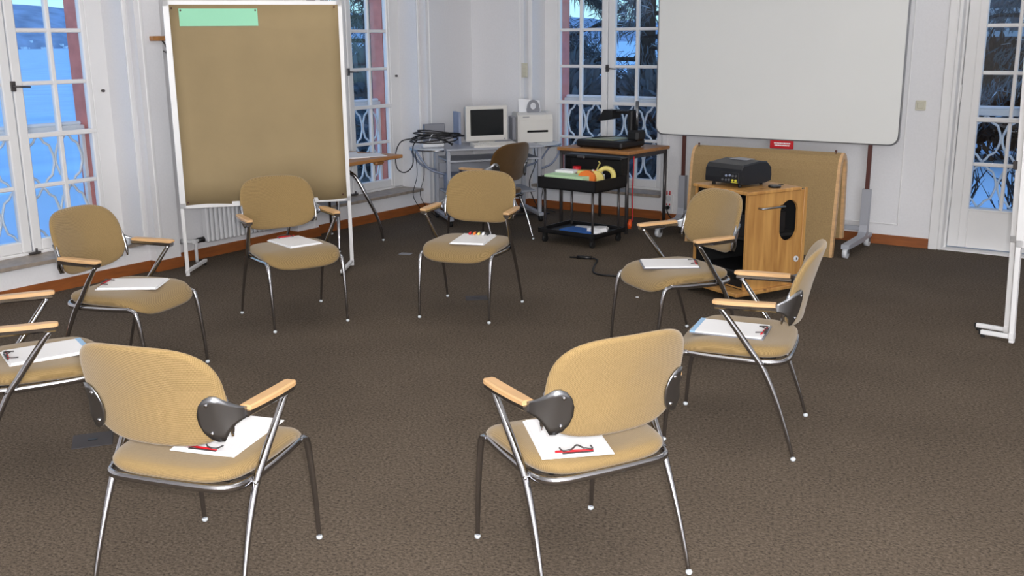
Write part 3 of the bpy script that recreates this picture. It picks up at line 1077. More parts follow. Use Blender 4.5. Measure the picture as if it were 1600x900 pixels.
chairs = [
    (-3.886, 5.075, -73.98, 'tan chair facing the camera in front of the computer desk, notepad on its seat'),
    (-4.723, 4.314, -23.67, 'tan chair standing before the paper covered pinboard, notepad on its seat'),
    (-4.642, 3.066, 15.23, 'tan chair in front of the lake window at left, notepad on its seat'),
    (-2.413, 5.098, -120.2, 'tan chair in front of the pine cabinet, turned left, notepad on its seat'),
    (-1.596, 4.065, 193.7, 'tan chair seen from the side at right, near the pine cabinet'),
    (-1.600, 2.662, 152.4, 'tan chair at front right seen from behind, large in the foreground'),
    (-2.574, 1.918, 107.2, 'tan chair at front left seen from behind, large in the foreground'),
    (-3.898, 2.124, 60.04, 'tan chair cut off by the left edge of the picture'),
]
proto = make_chair(chairs[0][3])
all_chairs = []
for i, (x, y, hd, lb) in enumerate(chairs):
    o = proto if i == 0 else dup(proto, (0, 0, 0), 0, lb)
    o.location = (x, y, 0)
    o.rotation_euler = (0, 0, R(hd - 90))
    all_chairs.append(o)
dk = dup(proto, (-5.135, 7.02, 0), R(176 - 90), 'dark brown chair seen from behind at the computer desk')
for c in dk.children:
    if c.name.startswith(('seat', 'backrest')) and 'rail' not in c.name and 'pan' not in c.name:
        c.data = c.data.copy(); c.data.materials.clear(); c.data.materials.append(M['fabric_dark'])


# ------------------------------------------------------------------ notepads on the seats
def notepad(x, y, ang, label, var):
    t = thing('clipboard', label, 'clipboard', (x, y, .4705), R(ang), 'clipboards on the chair seats')
    # long axis = local +x towards the clip
    b = MB(); b.box((-.16, -.115, 0), (.16, .115, .004), .001); b.build('backing_board', 'greyplastic' if var in (4, 5) else 'paper', t)
    b = MB(); b.box((-.152, -.107, .004), (.152, .107, .011), .001); b.build('paper_pad', 'paper', t)
    if var in (5, 0):
        b = MB(); b.box((-.158, -.112, .0045), (-.135, .112, .0115), .001); b.build('blue_strip', 'bluepaper', t)
    b = MB(); b.tube(smooth_path([(.115, -.05, .016), (.150, -.046, .020), (.154, -.02, .026), (.135, 0, .03), (.154, .02, .026), (.150, .046, .020), (.115, .05, .016)], 3), .0028, 5)
    b.box((.150, -.05, .011), (.158, .05, .015), .002)
    b.build('wire_clip', 'darksteel', t)
    b = MB(); b.tube([(.142, -.07, .0160), (.146, -.02, .0160), (.150, .035, .0160), (.151, .05, .0160)], [.0035, .004, .004, .0015], 6); b.build('pen', 'red' if var != 3 else 'black', t)
    if var == 3:
        for k, (mn, dy) in enumerate((('red', .055), ('orange', .025), ('yellow', -.005), ('paper', -.035), ('black', -.065))):
            b = MB(); b.cyl((.10, dy, .020), (.15, dy + .004, .020), .008, 8); b.build('marker', mn, t)
    return t


notepad(-3.85, 5.07, 111, 'white notepad with coloured markers on the chair before the computer desk', 3)
notepad(-4.767, 4.385, 164.6, 'white notepad with red pen on the chair before the paper covered pinboard', 2)
notepad(-4.637, 3.105, 216, 'white notepad with red pen on the chair before the lake window', 1)
notepad(-2.47, 5.09, 34.7, 'white notepad with red clip on the chair before the pine cabinet', 4)
notepad(-1.65, 4.035, 11.6, 'white notepad with grey board on the chair seen from the side at right', 5)
notepad(-1.60, 2.586, -45, 'white notepad with red pen on the front right chair seen from behind', 7)
notepad(-2.53, 1.99, -71, 'white notepad with red pen on the front left chair seen from behind', 6)
notepad(-3.887, 2.166, 250, 'white notepad with blue end strip on the chair cut off at left', 0)


# ------------------------------------------------------------------ pinboards
def pinboard(name, label, P0, P1, zb, zt, front_foot, surf, paper=True):
    """P0, P1 floor points of the posts; local x along the board, -y towards the viewer"""
    dx, dy = P1[0] - P0[0], P1[1] - P0[1]
    ln = math.hypot(dx, dy)
    t = thing(name, label, 'pinboard', (P0[0], P0[1], 0), math.atan2(dy, dx))
    b = MB(); b.box((.03, -.010, zb + .02), (ln - .03, .012, zt - .02)); b.build('panel', surf, t)
    f = MB()
    f.box((0, -.016, zb), (ln, .016, zb + .042), .003); f.box((0, -.016, zt - .042), (ln, .016, zt), .003)
    f.box((0, -.016, zb), (.045, .016, zt), .003); f.box((ln - .045, -.016, zb), (ln, .016, zt), .003); f.build('frame', 'gloss', t)
    for i, x in enumerate((.014, ln - .014)):
        b = MB(); b.box((x - .014, -.013, .0), (x + .014, .013, zb + .01), .003); lg = b.build('leg', 'gloss', t)
        ff = front_foot[i]
        y0, y1 = (-.02, .40) if ff == 0 else (-.38, .02)
        fm = Matrix.Translation((x, 0, 0)) @ Matrix.Rotation(R(-18), 4, 'Z') @ Matrix.Translation((-x, 0, 0))
        b = MB(); b.box((x - .013, y0, .022), (x + .013, y1, .047), .003, fm)
        b.build('foot', 'gloss', lg)
        b = MB(); yy = y1 if ff == 0 else y0; gp = fm @ Vector((x, yy * .94, 0)); b.cyl((gp.x, gp.y, 0), (gp.x, gp.y, .024), .012, 8); b.build('glide', 'blacksoft', lg)
    return t, ln


pb, ln = pinboard('pinboard', 'white framed pinboard covered with brown paper, left of the computer desk', (-6.294, 4.674), (-5.481, 5.648), .515, 2.015, (0, 1), 'greyplastic')
g_ = MB()
rs = []
for j in range(9):
    z = .538 + (1.985 - .538) * j / 8
    rs.append([(.044 + (ln - .075) * i / 16, -.0175 - .0022 * math.sin(i * .9 + j * .7) * (1 if j < 3 else .5), z + (.008 * math.sin(i * .8) if j == 0 else 0)) for i in range(17)])
g_.rings(rs, False, True, False)
kp = g_.build('kraft_paper', 'kraft', pb)
sm = kp.modifiers.new('thickness', 'SOLIDIFY'); sm.thickness = .0015
b = MB(); b.box((.108, -.0235, 1.835), (.655, -.0225, 1.957)); tag(b.build('mint_card', 'mint', kp))
for x, z in ((.06, 1.96), (ln - .06, 1.97), (.06, .56), (ln - .06, .57), (.12, 1.945), (.64, 1.945)):
    b = MB(); b.ball((x, -.024, z), .007, 6, (1, .7, 1)); b.build('pin', 'redpost', kp)

# second board stack at the right edge, standing edge on
pb2, ln2 = pinboard('pinboard', 'white pinboard cut off by the right edge of the picture, nearer of the two', (-.835, 6.19), (.37, 5.91), .56, 2.0, (1, 1), 'boardwhite')
pb3, ln3 = pinboard('pinboard', 'white pinboard cut off by the right edge of the picture, directly behind the nearer one', (-.885, 6.33), (.32, 6.05), .56, 2.0, (1, 1), 'boardwhite')
for t_ in (pb2, pb3):
    t_.rotation_euler.y = R(-2)
    for lg in t_.children:
        if lg.name.startswith('leg'):
            for ft in list(lg.children):
                bpy.data.objects.remove(ft)
            x = .014 if lg.data.vertices[0].co.x < .5 else ln2 - .014
            sg = -1 if x < .5 else 1
            b = MB(); b.box((x - .013, -.012, .022), (x + sg * .18, .014, .048), .004); b.box((x - .013, -.02, .02), (x + .013, .02, .06), .003)
            b.build('foot', 'gloss', lg)
            b = MB(); b.cyl((x + sg * .165, 0, 0), (x + sg * .165, 0, .024), .012, 8); b.box((x + sg * .175, -.013, .021), (x + sg * .185, .015, .049)); b.build('glide', 'blacksoft', lg)
b = MB(); b.box((-.01, -.03, .98), (.012, -.015, 1.03), .003); b.build('clamp', 'darksteel', pb3)

# ------------------------------------------------------------------ projection board on its wheeled stand
t = thing('projection_board', 'large white projection board on a wheeled grey stand by the back wall', 'board', (-3.17, 8.44, 0))
bw0, bw1, bz0, bz1, rr = -1.075, 1.075, .872, 2.45, .07
out = []
for cx, cz, a0 in ((bw1 - rr, bz1 - rr, 0), (bw0 + rr, bz1 - rr, 90), (bw0 + rr, bz0 + rr, 180), (bw1 - rr, bz0 + rr, 270)):
    for k in range(7):
        a = R(a0 + 15 * k)
        out.append((cx + rr * math.cos(a), cz + rr * math.sin(a)))
b = MB(); b.rings([[(x, -.045, z) for x, z in out], [(x, -.02, z) for x, z in out]], True, False); bd = b.build('board_panel', 'boardwhite', t)
sc_ = lambda q, d: [(x * (1 + d / 1.07), d_y, z + d * (1 if z > 1.6 else -1)) for x, z in out for d_y in (q,)]
b = MB(); b.rings([sc_(-.047, -.004), sc_(-.047, .006), sc_(-.016, .006), sc_(-.016, -.004)], False, False); b.build('board_edge', 'steel', bd)
for sg in (-1, 1):
    x = sg * .85 - (.0 if sg > 0 else -.04)
    b = MB(); b.box((x - .016, -.012, .44), (x + .016, .012, 1.9), .003); b.build('post', 'redpost', t)
    b = MB(); b.rings([[(x - .032, y, z), (x + .032, y, z), (x + .032, y + dy, z + dz), (x - .032, y + dy, z + dz)] for y, z, dy, dz in ((-.03, .50, .055, 0), (-.03, .20, .055, 0), (-.045, .145, .055, -.03), (-.09, .118, .03, -.045), (-.50, .112, .0, -.035))], True, False)
    ft = b.build('foot', 'greysteel', t)
    b = MB(); b.box((x - .028, -.03, .078), (x + .028, .16, .11), .004); b.build('rear_foot', 'greysteel', ft)
    for y in (-.47, .12):
        b = MB(); b.cyl((x - .018, y, .042), (x + .018, y, .042), .042, 16); b.build('caster', 'caster', t)
        b = MB(); b.box((x - .026, y - .014, .04), (x - .020, y + .014, .09)); b.box((x + .020, y - .014, .04), (x + .026, y + .014, .09)); b.cyl((x, y, .078), (x, y, .1), .012, 8); b.build('caster_fork', 'steel', t)
b = MB(); b.box((-.80, -.02, .15), (.85, .02, .185), .003); b.build('cross_bar', 'greysteel', t)
b = MB(); b.box((.015, -.042, .796), (.22, -.036, .872), .001); lab = b.build('red_sign', 'red', t)
b = MB()
x = .045
random.seed(3)
for row, zz in ((0, .842), (1, .824)):
    x = .05 if row == 0 else .055
    while x < .178:
        w_ = random.uniform(.006, .016)
        b.box((x, -.0432, zz - .005), (x + w_, -.0418, zz + .005)); x += w_ + .003
b.build('lettering', 'paper', lab)

# ------------------------------------------------------------------ bent burlap board standing under the projection board
t = thing('bent_board', 'burlap covered board bent like a bridge, standing behind the pine cabinet', 'board', (-3.06, 8.0, 0))
th = .045
outer = [(-.075, 0.0), (-.045, .35), (-.01, .68), (.005, .75), (.035, .80), (.085, .825), (.135, .80), (.165, .75), (.18, .68), (.20, .35), (.215, .12)]
inner = []
for i, (y, z) in enumerate(outer):
    a, c = outer[max(i - 1, 0)], outer[min(i + 1, len(outer) - 1)]
    ty, tz = c[0] - a[0], c[1] - a[1]
    l_ = math.hypot(ty, tz)
    inner.append((y + tz / l_ * th, z - ty / l_ * th))
inner[0] = (inner[0][0], 0.0)
hw = .64
def sheet(x0, x1, shift=0.0):
    mb = MB()
    for i in range(len(outer) - 1):
        q = [outer[i], outer[i + 1], inner[i + 1], inner[i]]
        mb._add([(x0, y, z) for y, z in q] + [(x1, y, z) for y, z in q], [(3, 2, 1, 0), (4, 5, 6, 7), (0, 1, 5, 4), (2, 3, 7, 6)] + ([(3, 0, 4, 7)] if i == 0 else []) + ([(1, 2, 6, 5)] if i == len(outer) - 2 else []), False)
    bmesh.ops.remove_doubles(mb.bm, verts=mb.bm.verts, dist=1e-5)
    return mb
sheet(-hw + .02, hw - .02).build('burlap_sheet', 'burlap', t)
for sg in (-1, 1):
    o = sheet(sg * (hw - .02), sg * (hw + .004)).build('wooden_edge', 'beech', t)
for x in (-.60, .58):
    b = MB(); b.ball((x, .06, .838), .010, 8); b.cyl((x, .06, .815), (x, .06, .835), .004, 6); b.build('pin', 'redpost', t)

# ------------------------------------------------------------------ pine cabinet with projector
CA = R(65)
ca, sa = math.cos(CA), math.sin(CA)
# local: x = along side panel direction (65 deg), y = along front edge direction (155 deg), origin at near corner
cab = thing('pine_cabinet', 'pine equipment cabinet on castors with an oval hole in its side', 'cabinet', (-2.445, 6.165, 0), CA)
DS, DF, ZCB = .53, .52, .75
b = MB(); b.box((-.09, -.03, .062), (DS + .08, DF + .05, .088), .004); b.build('base_plate', 'pine', cab)
b = MB(); b.box((-.012, -.012, ZCB - .022), (DS - .06, DF + .012, ZCB), .004); b.build('top', 'pine', cab)
# side panel with an oval hole (facing -y local)
side = MB()
ov = []
cx, cz, ow, oh = .375, .53, .082, .138
for k in range(32):
    a = 2 * PI * k / 32
    c, s = math.cos(a), math.sin(a)
    zz = s * ow
    ov.append((cx + c * ow, cz + zz + (oh - ow if s > 0.001 else -(oh - ow) if s < -.001 else 0)))
rect = []
for k in range(32):
    a = 2 * PI * k / 32
    c, s = math.cos(a), math.sin(a)
    # project to the rectangle of the panel
    x0, x1, z0, z1 = 0.0, DS, .088, ZCB - .022
    tx = ((x1 - cx) / c if c > 1e-6 else (x0 - cx) / c if c < -1e-6 else 1e9)
    tz = ((z1 - cz) / s if s > 1e-6 else (z0 - cz) / s if s < -1e-6 else 1e9)
    q = min(tx, tz)
    rect.append((cx + c * q, cz + s * q))
for cxx, czz in ((0.0, .088), (DS, .088), (DS, ZCB - .022), (0.0, ZCB - .022)):
    i = min(range(32), key=lambda k: math.hypot(rect[k][0] - cxx, rect[k][1] - czz))
    rect[i] = (cxx, czz)
rs = [[(x, 0, z) for x, z in rect], [(x, 0, z) for x, z in ov], [(x, .018, z) for x, z in ov], [(x, .018, z) for x, z in rect], [(x, 0, z) for x, z in rect]]
side.rings(rs, False, False); bmesh.ops.remove_doubles(side.bm, verts=side.bm.verts, dist=1e-5)
sp = side.build('side_panel', 'pine', cab)
b = MB(); b.box((DS - .03, -.008, .088), (DS, -.0005, ZCB - .005), .003); b.build('edge_strip', 'pine', sp)
b = MB(); b.tube([(.10, 0, .635), (.10, -.035, .635), (.30, -.035, .635), (.30, 0, .635)], .007, 8); b.build('bar_handle', 'steel', sp)
b = MB(); b.cyl((.455, -.001, .26), (.455, -.012, .26), .020, 12); b.build('lock', 'caster', sp)
b = MB(); b.box((.452, -.014, .252), (.458, -.011, .268)); b.build('keyhole', 'black', sp)
b = MB(); b.box((0, DF - .018, .088), (DS, DF, ZCB - .022)); b.build('far_side', 'pine', cab)
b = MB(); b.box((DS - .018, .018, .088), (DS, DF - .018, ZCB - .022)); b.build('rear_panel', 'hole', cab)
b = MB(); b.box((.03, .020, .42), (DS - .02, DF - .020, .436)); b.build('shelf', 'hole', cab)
b = MB(); b.box((.012, DF - .024, .09), (DS - .02, DF - .0185, ZCB - .023)); b.box((.012, .0185, .0885), (DS - .02, DF - .024, .0905)); b.box((.012, .0185, .09), (.11, .022, ZCB - .023)); b.box((.012, .0185, ZCB - .030), (DS - .02, DF - .024, ZCB - .023)); b.build('dark_sheets', 'hole', cab)  # black sheets added so the cabinet's inside reads dark
b = MB(); b.box((.02, .02, .09), (.024, DF - .02, .10)); b.build('front_edge', 'pine', cab)
for x in (-.04, DS + .02):
    for y in (.03, DF - .01):
        b = MB(); b.cyl((x, y - .012, .028), (x, y + .012, .028), .028, 12); b.box((x - .018, y - .018, .028), (x + .018, y + .018, .063)); b.build('caster', 'blacksoft', cab)


def on_cab(x, y, z):
    return (-2.445 + x * ca - y * sa, 6.165 + x * sa + y * ca, z)


am = thing('amplifier', 'black amplifier on the middle shelf inside the pine cabinet', 'amplifier', on_cab(.06, .26, .436), CA)
b = MB(); b.box((-.02, -.21, 0), (.34, .21, .15), .006); b.build('case', 'black', am)
for y in (-.15, .15):
    b = MB(); b.cyl((-.018, y, .07), (-.035, y, .07), .016, 10); b.build('knob', 'steel', am)
v = thing('video_recorder', 'black video recorder with yellow sticker inside the pine cabinet', 'recorder', on_cab(.05, .26, .0905), CA)
b = MB(); b.box((-.02, -.215, 0), (.36, .215, .11), .006); b.build('case', 'black', v)
b = MB(); b.box((-.024, -.19, .055), (-.018, .05, .095), .002); b.build('tape_flap', 'screen', v)
b = MB(); b.box((-.0225, .10, .02), (-.0195, .19, .045)); b.box((-.0225, .12, .055), (-.0195, .16, .068)); b.build('sticker', 'yellowmark', v)
b = MB(); b.cyl((-.018, .14, .085), (-.032, .14, .085), .012, 10); b.build('knob', 'steel', v)

p = thing('video_projector', 'black video projector on top of the pine cabinet', 'projector', on_cab(.20, .315, ZCB), R(74))
b = MB()
prof = [(-.17, .028), (-.172, .055), (-.168, .105), (-.15, .128), (.05, .142), (.12, .135), (.165, .105), (.172, .06), (.165, .028), (.10, .018), (-.12, .018)]
b.rings([[(x * .94, y, .018 + (z - .018) * k * 1.22) for x, z in prof] for y, k in ((-.152, .93), (-.145, 1), (.145, 1), (.152, .93))], True, False); b.build('case', 'navyblack', p)
b = MB(); b.box((-.164, -.13, .03), (-.160, .02, .10), .001); cp = b.build('connector_panel', 'black', p)
for i, (y, z, m_) in enumerate(((-.11, .08, 'steel'), (-.085, .08, 'steel'), (-.06, .082, 'bluegrey'), (-.03, .078, 'bluegrey'), (-.11, .05, 'yellowmark'), (-.085, .05, 'yellowmark'), (-.055, .052, 'steel'), (-.03, .05, 'steel'), (0, .05, 'steel'))):
    b = MB(); b.cyl((-.162, y, z), (-.170, y, z), .008, 8); b.build('socket', m_, cp)
b = MB(); b.box((-.1655, -.125, .034), (-.1642, -.07, .039)); b.build('yellow_lettering', 'yellowmark', cp)
b = MB(); b.box((.0, -.06, .166), (.10, .08, .1705), .001); b.build('type_label', 'greyplastic', p)
b = MB(); b.tube([(.172 * .94, .03, .075), (.185, .03, .075)], .035, 16); b.build('lens', 'screen', p)
for x, y in ((-.12, -.11), (-.12, .11), (.12, -.10), (.12, .10)):
    b = MB(); b.cyl((x, y, 0), (x, y, .024), .012, 8); b.build('foot', 'blacksoft', p)
rm = thing('lens_cap', 'small black lens cap lying by the projector on the pine cabinet', 'cap', on_cab(.30, .07, ZCB), CA)
b = MB(); b.cyl((0, 0, 0), (0, 0, .014), .042, 16); b.build('cap', 'black', rm)
b = MB(); b.tube([(.03, 0, .01), (.07, .03, .012), (.10, .02, .006)], .003, 5); b.build('cord', 'black', rm)

# ------------------------------------------------------------------ table with overhead projector
t = thing('side_table', 'wooden topped table with steel legs under the overhead projector', 'table', (-4.63, 8.29, 0), R(-5))
b = MB(); b.box((-.40, -.35, .715), (.40, .35, .745), .005); b.build('table_top', 'tablewood', t)
for x in (-.37, .37):
    for y in (-.32, .32):
        b = MB(); b.cyl((x, y, 0), (x, y, .716), .016, 10); b.build('leg', 'darksteel', t)
b = MB(); b.box((-.36, -.325, .675), (.36, -.312, .715)); b.box((-.36, .312, .675), (.36, .325, .715)); b.box((-.375, -.32, .675), (-.362, .32, .715)); b.box((.362, -.32, .675), (.375, .32, .715)); b.build('apron', 'darksteel', t)
o = thing('overhead_projector', 'black overhead projector with folded head on the side table', 'projector', (-4.615, 8.24, .745), R(-5))
b = MB(); b.box((-.27, -.21, .008), (.24, .19, .075), .016); b.build('base', 'black', o)
b = MB(); b.box((-.19, -.16, .073), (.12, .14, .082), .004); b.build('glass_stage', 'stage', o)
b = MB(); b.box((.14, .02, .06), (.26, .17, .16), .02); b.build('column_foot', 'black', o)
b = MB(); b.cyl((.20, .10, .14), (.20, .10, .42), .014, 10); b.build('column', 'steel', o)
b = MB(); b.box((.125, .05, .14), (.175, .14, .34), .01); b.build('column_block', 'black', o)
b = MB(); b.box((-.02, .07, .30), (.14, .11, .33), .01); b.build('arm', 'black', o)
b = MB(); b.rings([[(-.19, .02, .225), (-.02, .02, .255), (-.02, .02, .335), (-.12, .02, .335)], [(-.19, .16, .225), (-.02, .16, .255), (-.02, .16, .335), (-.12, .16, .335)]], True, False); b.build('projection_head', 'black', o)
b = MB(); b.tube([(-.16, -.1, .086), (.0, .06, .094), (.13, .07, .09)], .005, 5); b.build('cable', 'black', o)
for x in (-.23, .2):
    for y in (-.17, .15):
        b = MB(); b.cyl((x, y, 0), (x, y, .012), .014, 8); b.build('foot', 'blacksoft', o)
c_ = MB()
c_.tube(smooth_path([(-4.25, 7.985, .700), (-4.235, 7.955, .60), (-4.24, 7.95, .35), (-4.235, 7.95, .16), (-4.245, 7.94, .10)]), .006, 6)
cc = c_.build('hanging_cable', 'red'); tag(cc, 'red cable with orange plug hanging down beside the table leg', 'cable')
b = MB(); b.tube([(-4.25, 7.93, .14), (-4.25, 7.93, .10), (-4.25, 7.925, .055)], [.010, .022, .016], 8); b.build('plug', 'amber', cc)

# ------------------------------------------------------------------ trolley
tr = thing('supply_trolley', 'black two tray supply trolley standing before the side table', 'trolley', (-4.46, 7.44, 0), R(-4))
def tray(mb, z0, z1, hx, hy, th=.012):
    mb.box((-hx, -hy, z0), (hx, hy, z0 + th)); mb.box((-hx, -hy, z0), (hx, -hy + th, z1)); mb.box((-hx, hy - th, z0), (hx, hy, z1)); mb.box((-hx, -hy, z0), (-hx + th, hy, z1)); mb.box((hx - th, -hy, z0), (hx, hy, z1))
b = MB(); tray(b, .475, .575, .30, .235); b.build('upper_tray', 'black', tr)
b = MB(); tray(b, .085, .125, .30, .235); b.build('lower_tray', 'black', tr)
for x in (-.25, .25):
    for y in (-.20, .20):
        b = MB(); b.cyl((x, y, .09), (x, y, .48), .011, 10); b.build('post', 'darksteel', tr)
        b = MB(); b.cyl((x - .012, y, .03), (x + .012, y, .03), .03, 12); b.box((x - .018, y - .014, .03), (x + .018, y + .014, .088)); b.build('caster', 'blacksoft', tr)
lid = MB(); lid.box((-.30, .236, .50), (.30, .262, .735), .008); lid.box((-.30, .15, .705), (.30, .262, .735), .010); lid.box((-.30, .16, .58), (-.288, .25, .72)); lid.box((.288, .16, .58), (.30, .25, .72))
ld = lid.build('case_lid', 'black', tr)
b = MB(); b.box((-.16, .142, .706), (-.08, .152, .728), .003); b.build('latch', 'steel', ld)


def on_tr(x, y, z):
    c, s = math.cos(R(-4)), math.sin(R(-4))
    return (-4.46 + x * c - y * s, 7.44 + x * s + y * c, z)


def simple(name, label, cat, loc, rot, shape, m, grp=None):
    mb = MB(); shape(mb)
    o = mb.build(name, m, None, loc, rot)
    return tag(o, label, cat, grp)


simple('card_stack', 'stack of pale green cards lying in the upper trolley tray', 'cards', on_tr(-.06, -.10, .487), R(-4), lambda m: m.box((-.20, -.10, 0), (.20, .10, .105), .002), 'palegreen')
simple('card_stack', 'stack of white cards lying on the left of the trolley tray', 'cards', on_tr(-.17, .02, .592), R(2), lambda m: m.box((-.09, -.06, 0), (.09, .06, .022), .002), 'paper')
simple('card_stack', 'small yellow card fan beside the tape roll in the trolley tray', 'cards', on_tr(-.02, .09, .487), R(20), lambda m: m.box((-.07, -.045, 0), (.07, .045, .125), .002), 'yellow')
simple('red_cup', 'red plastic cup at the back of the trolley tray', 'cup', on_tr(-.14, .12, .487), 0, lambda m: m.tube([(0, 0, 0), (0, 0, .15)], [.03, .038], 14), 'red')
simple('card_disc', 'round orange cards standing in the upper trolley tray', 'cards', on_tr(.10, -.07, .487), R(-80), lambda m: m.tube([(-.035, 0, .075), (.035, 0, .075)], [.075, .075], 22), 'orange')
simple('card_disc', 'round cream cards standing beside the orange ones in the trolley tray', 'cards', on_tr(.155, -.015, .487), R(-80), lambda m: m.tube([(-.012, 0, .072), (.012, 0, .072)], [.072, .072], 22), 'yellow')
def ringroll(m):
    rs = []
    for k in range(24):
        a = 2 * PI * k / 24
        rs.append([(x, math.cos(a) * r_, .085 + math.sin(a) * r_) for x, r_ in ((-.022, .085), (.022, .085), (.022, .048), (-.022, .048))])
    rs.append(rs[0])
    m.rings(rs, False, True)
simple('tape_roll', 'large cream tape roll standing at the right of the trolley tray', 'tape roll', on_tr(.215, .05, .50), R(-72), ringroll, 'yellow')
bx_ = thing('marker_box', 'open box of white capped markers in the upper trolley tray', 'box', on_tr(.09, .10, .487), R(-4))
b = MB(); b.box((-.06, -.03, 0), (.06, .03, .10), .003); b.build('carton', 'paper', bx_)
for k in range(5):
    b = MB(); b.cyl((-.045 + .0225 * k, 0, .095), (-.045 + .0225 * k, 0, .135), .009, 8); b.build('marker', 'paper' if k != 1 else 'red', bx_)
sc = thing('scissors', 'yellow handled scissors standing in the trolley tray', 'scissors', on_tr(.02, .17, .487), R(10))
b = MB(); b.tube([(-.03, 0, .01), (.03, 0, .16)], .006, 6); b.tube([(.03, 0, .16), (.045, 0, .185), (.03, 0, .2)], .007, 6); b.build('blade', 'yellow', sc)
simple('blue_folder', 'blue folder lying in the lower trolley tray', 'folder', on_tr(.05, -.11, .097), R(-10), lambda m: m.box((-.15, -.09, 0), (.15, .09, .03), .003), 'bluefolder')
simple('paper_sheet', 'white paper sheets lying behind the blue folder in the lower tray', 'paper', on_tr(.04, .07, .097), R(12), lambda m: m.box((-.15, -.09, 0), (.15, .08, .018), .002), 'paper')
cr_ = MB()
random.seed(5)
cr_.rings([[(x * (1 + .25 * random.random()), y * (1 + .25 * random.random()), z + .012 * random.random()) for x, y in ((-.07, -.05), (-.02, -.07), (.05, -.05), (.075, 0), (.05, .06), (-.03, .07), (-.075, .02))] for z in (0, .03, .055)], True, False)
tag(cr_.build('plastic_bag', 'paper', None, on_tr(.21, -.06, .097)), 'crumpled white plastic bag at the right of the lower trolley tray', 'bag')

# ------------------------------------------------------------------ computer desk
DA = R(52)
DC = (-5.75, 7.50)
def on_desk(a, bb_, z):
    c, s = math.cos(DA), math.sin(DA)
    return (DC[0] + a * c - bb_ * s, DC[1] + a * s + bb_ * c, z)
d = thing('computer_desk', 'grey steel computer desk with round side shelves in the far corner', 'desk', (DC[0], DC[1], 0), DA)
ZD = .735
b = MB(); b.box((-.20, .0, ZD - .02), (.76, .62, ZD), .004); b.build('desk_top', 'greysteel', d)
b = MB(); b.box((-.17, .02, ZD - .13), (.73, .5, ZD - .112), .003); b.build('keyboard_shelf', 'greysteel', d)
def wing(cx, cy, r_, sg):
    pts = []
    for k in range(19):
        a = R(90 + sg * (k * 10 - 0)) if sg > 0 else R(90 - k * 10)
        pts.append((cx + r_ * math.cos(a), cy + r_ * 0.95 * math.sin(a)))
    return pts
for sg, cx in ((1, -.205), (-1, .765)):
    pts = wing(cx, .33, .27, sg)
    b = MB(); b.rings([[(x, y, ZD - .012) for x, y in pts], [(x, y, ZD - .002) for x, y in pts]], True, False); wg = b.build('side_shelf', 'wingglass', d)
    b = MB(); b.tube([(x, y, ZD - .02) for x, y in pts], .007, 6); b.build('shelf_ring', 'chrome', wg)
    for yy in (.16, .5):
        q = smooth_path([(cx - sg * .24, yy * .6 + .13, ZD - .022), (cx - sg * .20, yy, ZD - .10), (cx - sg * .12, yy, ZD - .2), (cx - sg * .0 + sg * .02, yy, ZD - .25)], 4)
        b = MB(); b.tube(q, .010, 6); b.build('curved_brace', 'bluegrey', wg)
for x in (-.17, .73):
    for y in (.05, .56):
        b = MB(); b.box((x - .018, y - .018, .07), (x + .018, y + .018, ZD - .02), .004); b.build('post', 'greysteel', d)
    b = MB(); b.box((x - .025, -.02, .055), (x + .025, .62, .09), .006); fo = b.build('foot_bar', 'greysteel', d)
    for y in (.02, .58):
        b = MB(); b.cyl((x - .014, y, .03), (x + .014, y, .03), .03, 12); b.build('caster', 'blacksoft', fo)
b = MB(); b.box((-.15, .10, .28), (.71, .56, .296), .003); b.build('lower_shelf', 'greysteel', d)
b = MB(); b.box((-.15, .54, .40), (.71, .556, .55), .003); b.build('rear_panel', 'greysteel', d)
pc = thing('desktop_computer', 'blue grey computer case on the lower shelf of the computer desk', 'computer', on_desk(.08, .33, .296), DA)
b = MB(); b.box((-.19, -.2, 0), (.19, .2, .16), .006); b.build('case', 'bluegrey', pc)
b = MB(); b.box((-.16, -.205, .09), (.0, -.199, .13), .002); b.build('drive_slot', 'greyplastic', pc)

mo = thing('computer_monitor', 'beige computer monitor with dark screen on the corner desk', 'monitor', on_desk(.28, .42, ZD), DA + R(4))
b = MB(); b.box((-.215, -.10, .03), (.215, -.06, .37), .008)
mo_b = b.build('bezel', 'beige', mo)
b = MB(); b.rings([[(-.20, -.06, .04), (.20, -.06, .04), (.20, -.06, .36), (-.20, -.06, .36)], [(-.19, .04, .05), (.19, .04, .05), (.19, .04, .35), (-.19, .04, .35)], [(-.13, .2, .09), (.13, .2, .09), (.13, .2, .29), (-.13, .2, .29)]], True, False); b.build('housing', 'beige', mo)
b = MB(); b.box((-.170, -.1035, .085), (.170, -.095, .335), .004); b.build('screen', 'screen', mo_b)
b = MB(); b.rings([[(-.10, -.1, 0), (.10, -.1, 0), (.10, .12, 0), (-.10, .12, 0)], [(-.07, -.07, .045), (.07, -.07, .045), (.07, .1, .045), (-.07, .1, .045)]], True, False); b.build('stand', 'beige', mo)
b = MB(); b.cyl((.18, -.103, .05), (.18, -.098, .05), .007, 8); b.build('power_button', 'greyplastic', mo_b)
simple('monitor_side', 'pale blue upright folder standing left of the monitor', 'folder', on_desk(.03, .50, ZD), DA, lambda m: m.box((-.012, -.12, 0), (.012, .10, .31), .002), 'bluegrey')  # separate slab standing in for the monitor's bluish left side
k_ = thing('keyboard', 'beige keyboard in front of the computer monitor', 'keyboard', on_desk(.30, .12, ZD), DA)
b = MB(); b.rings([[(-.22, -.08, 0), (.22, -.08, 0), (.22, .08, 0), (-.22, .08, 0)], [(-.22, -.08, .015), (.22, -.08, .015), (.22, .08, .032), (-.22, .08, .032)]], True, False); b.build('case', 'beige', k_)
kb = MB()
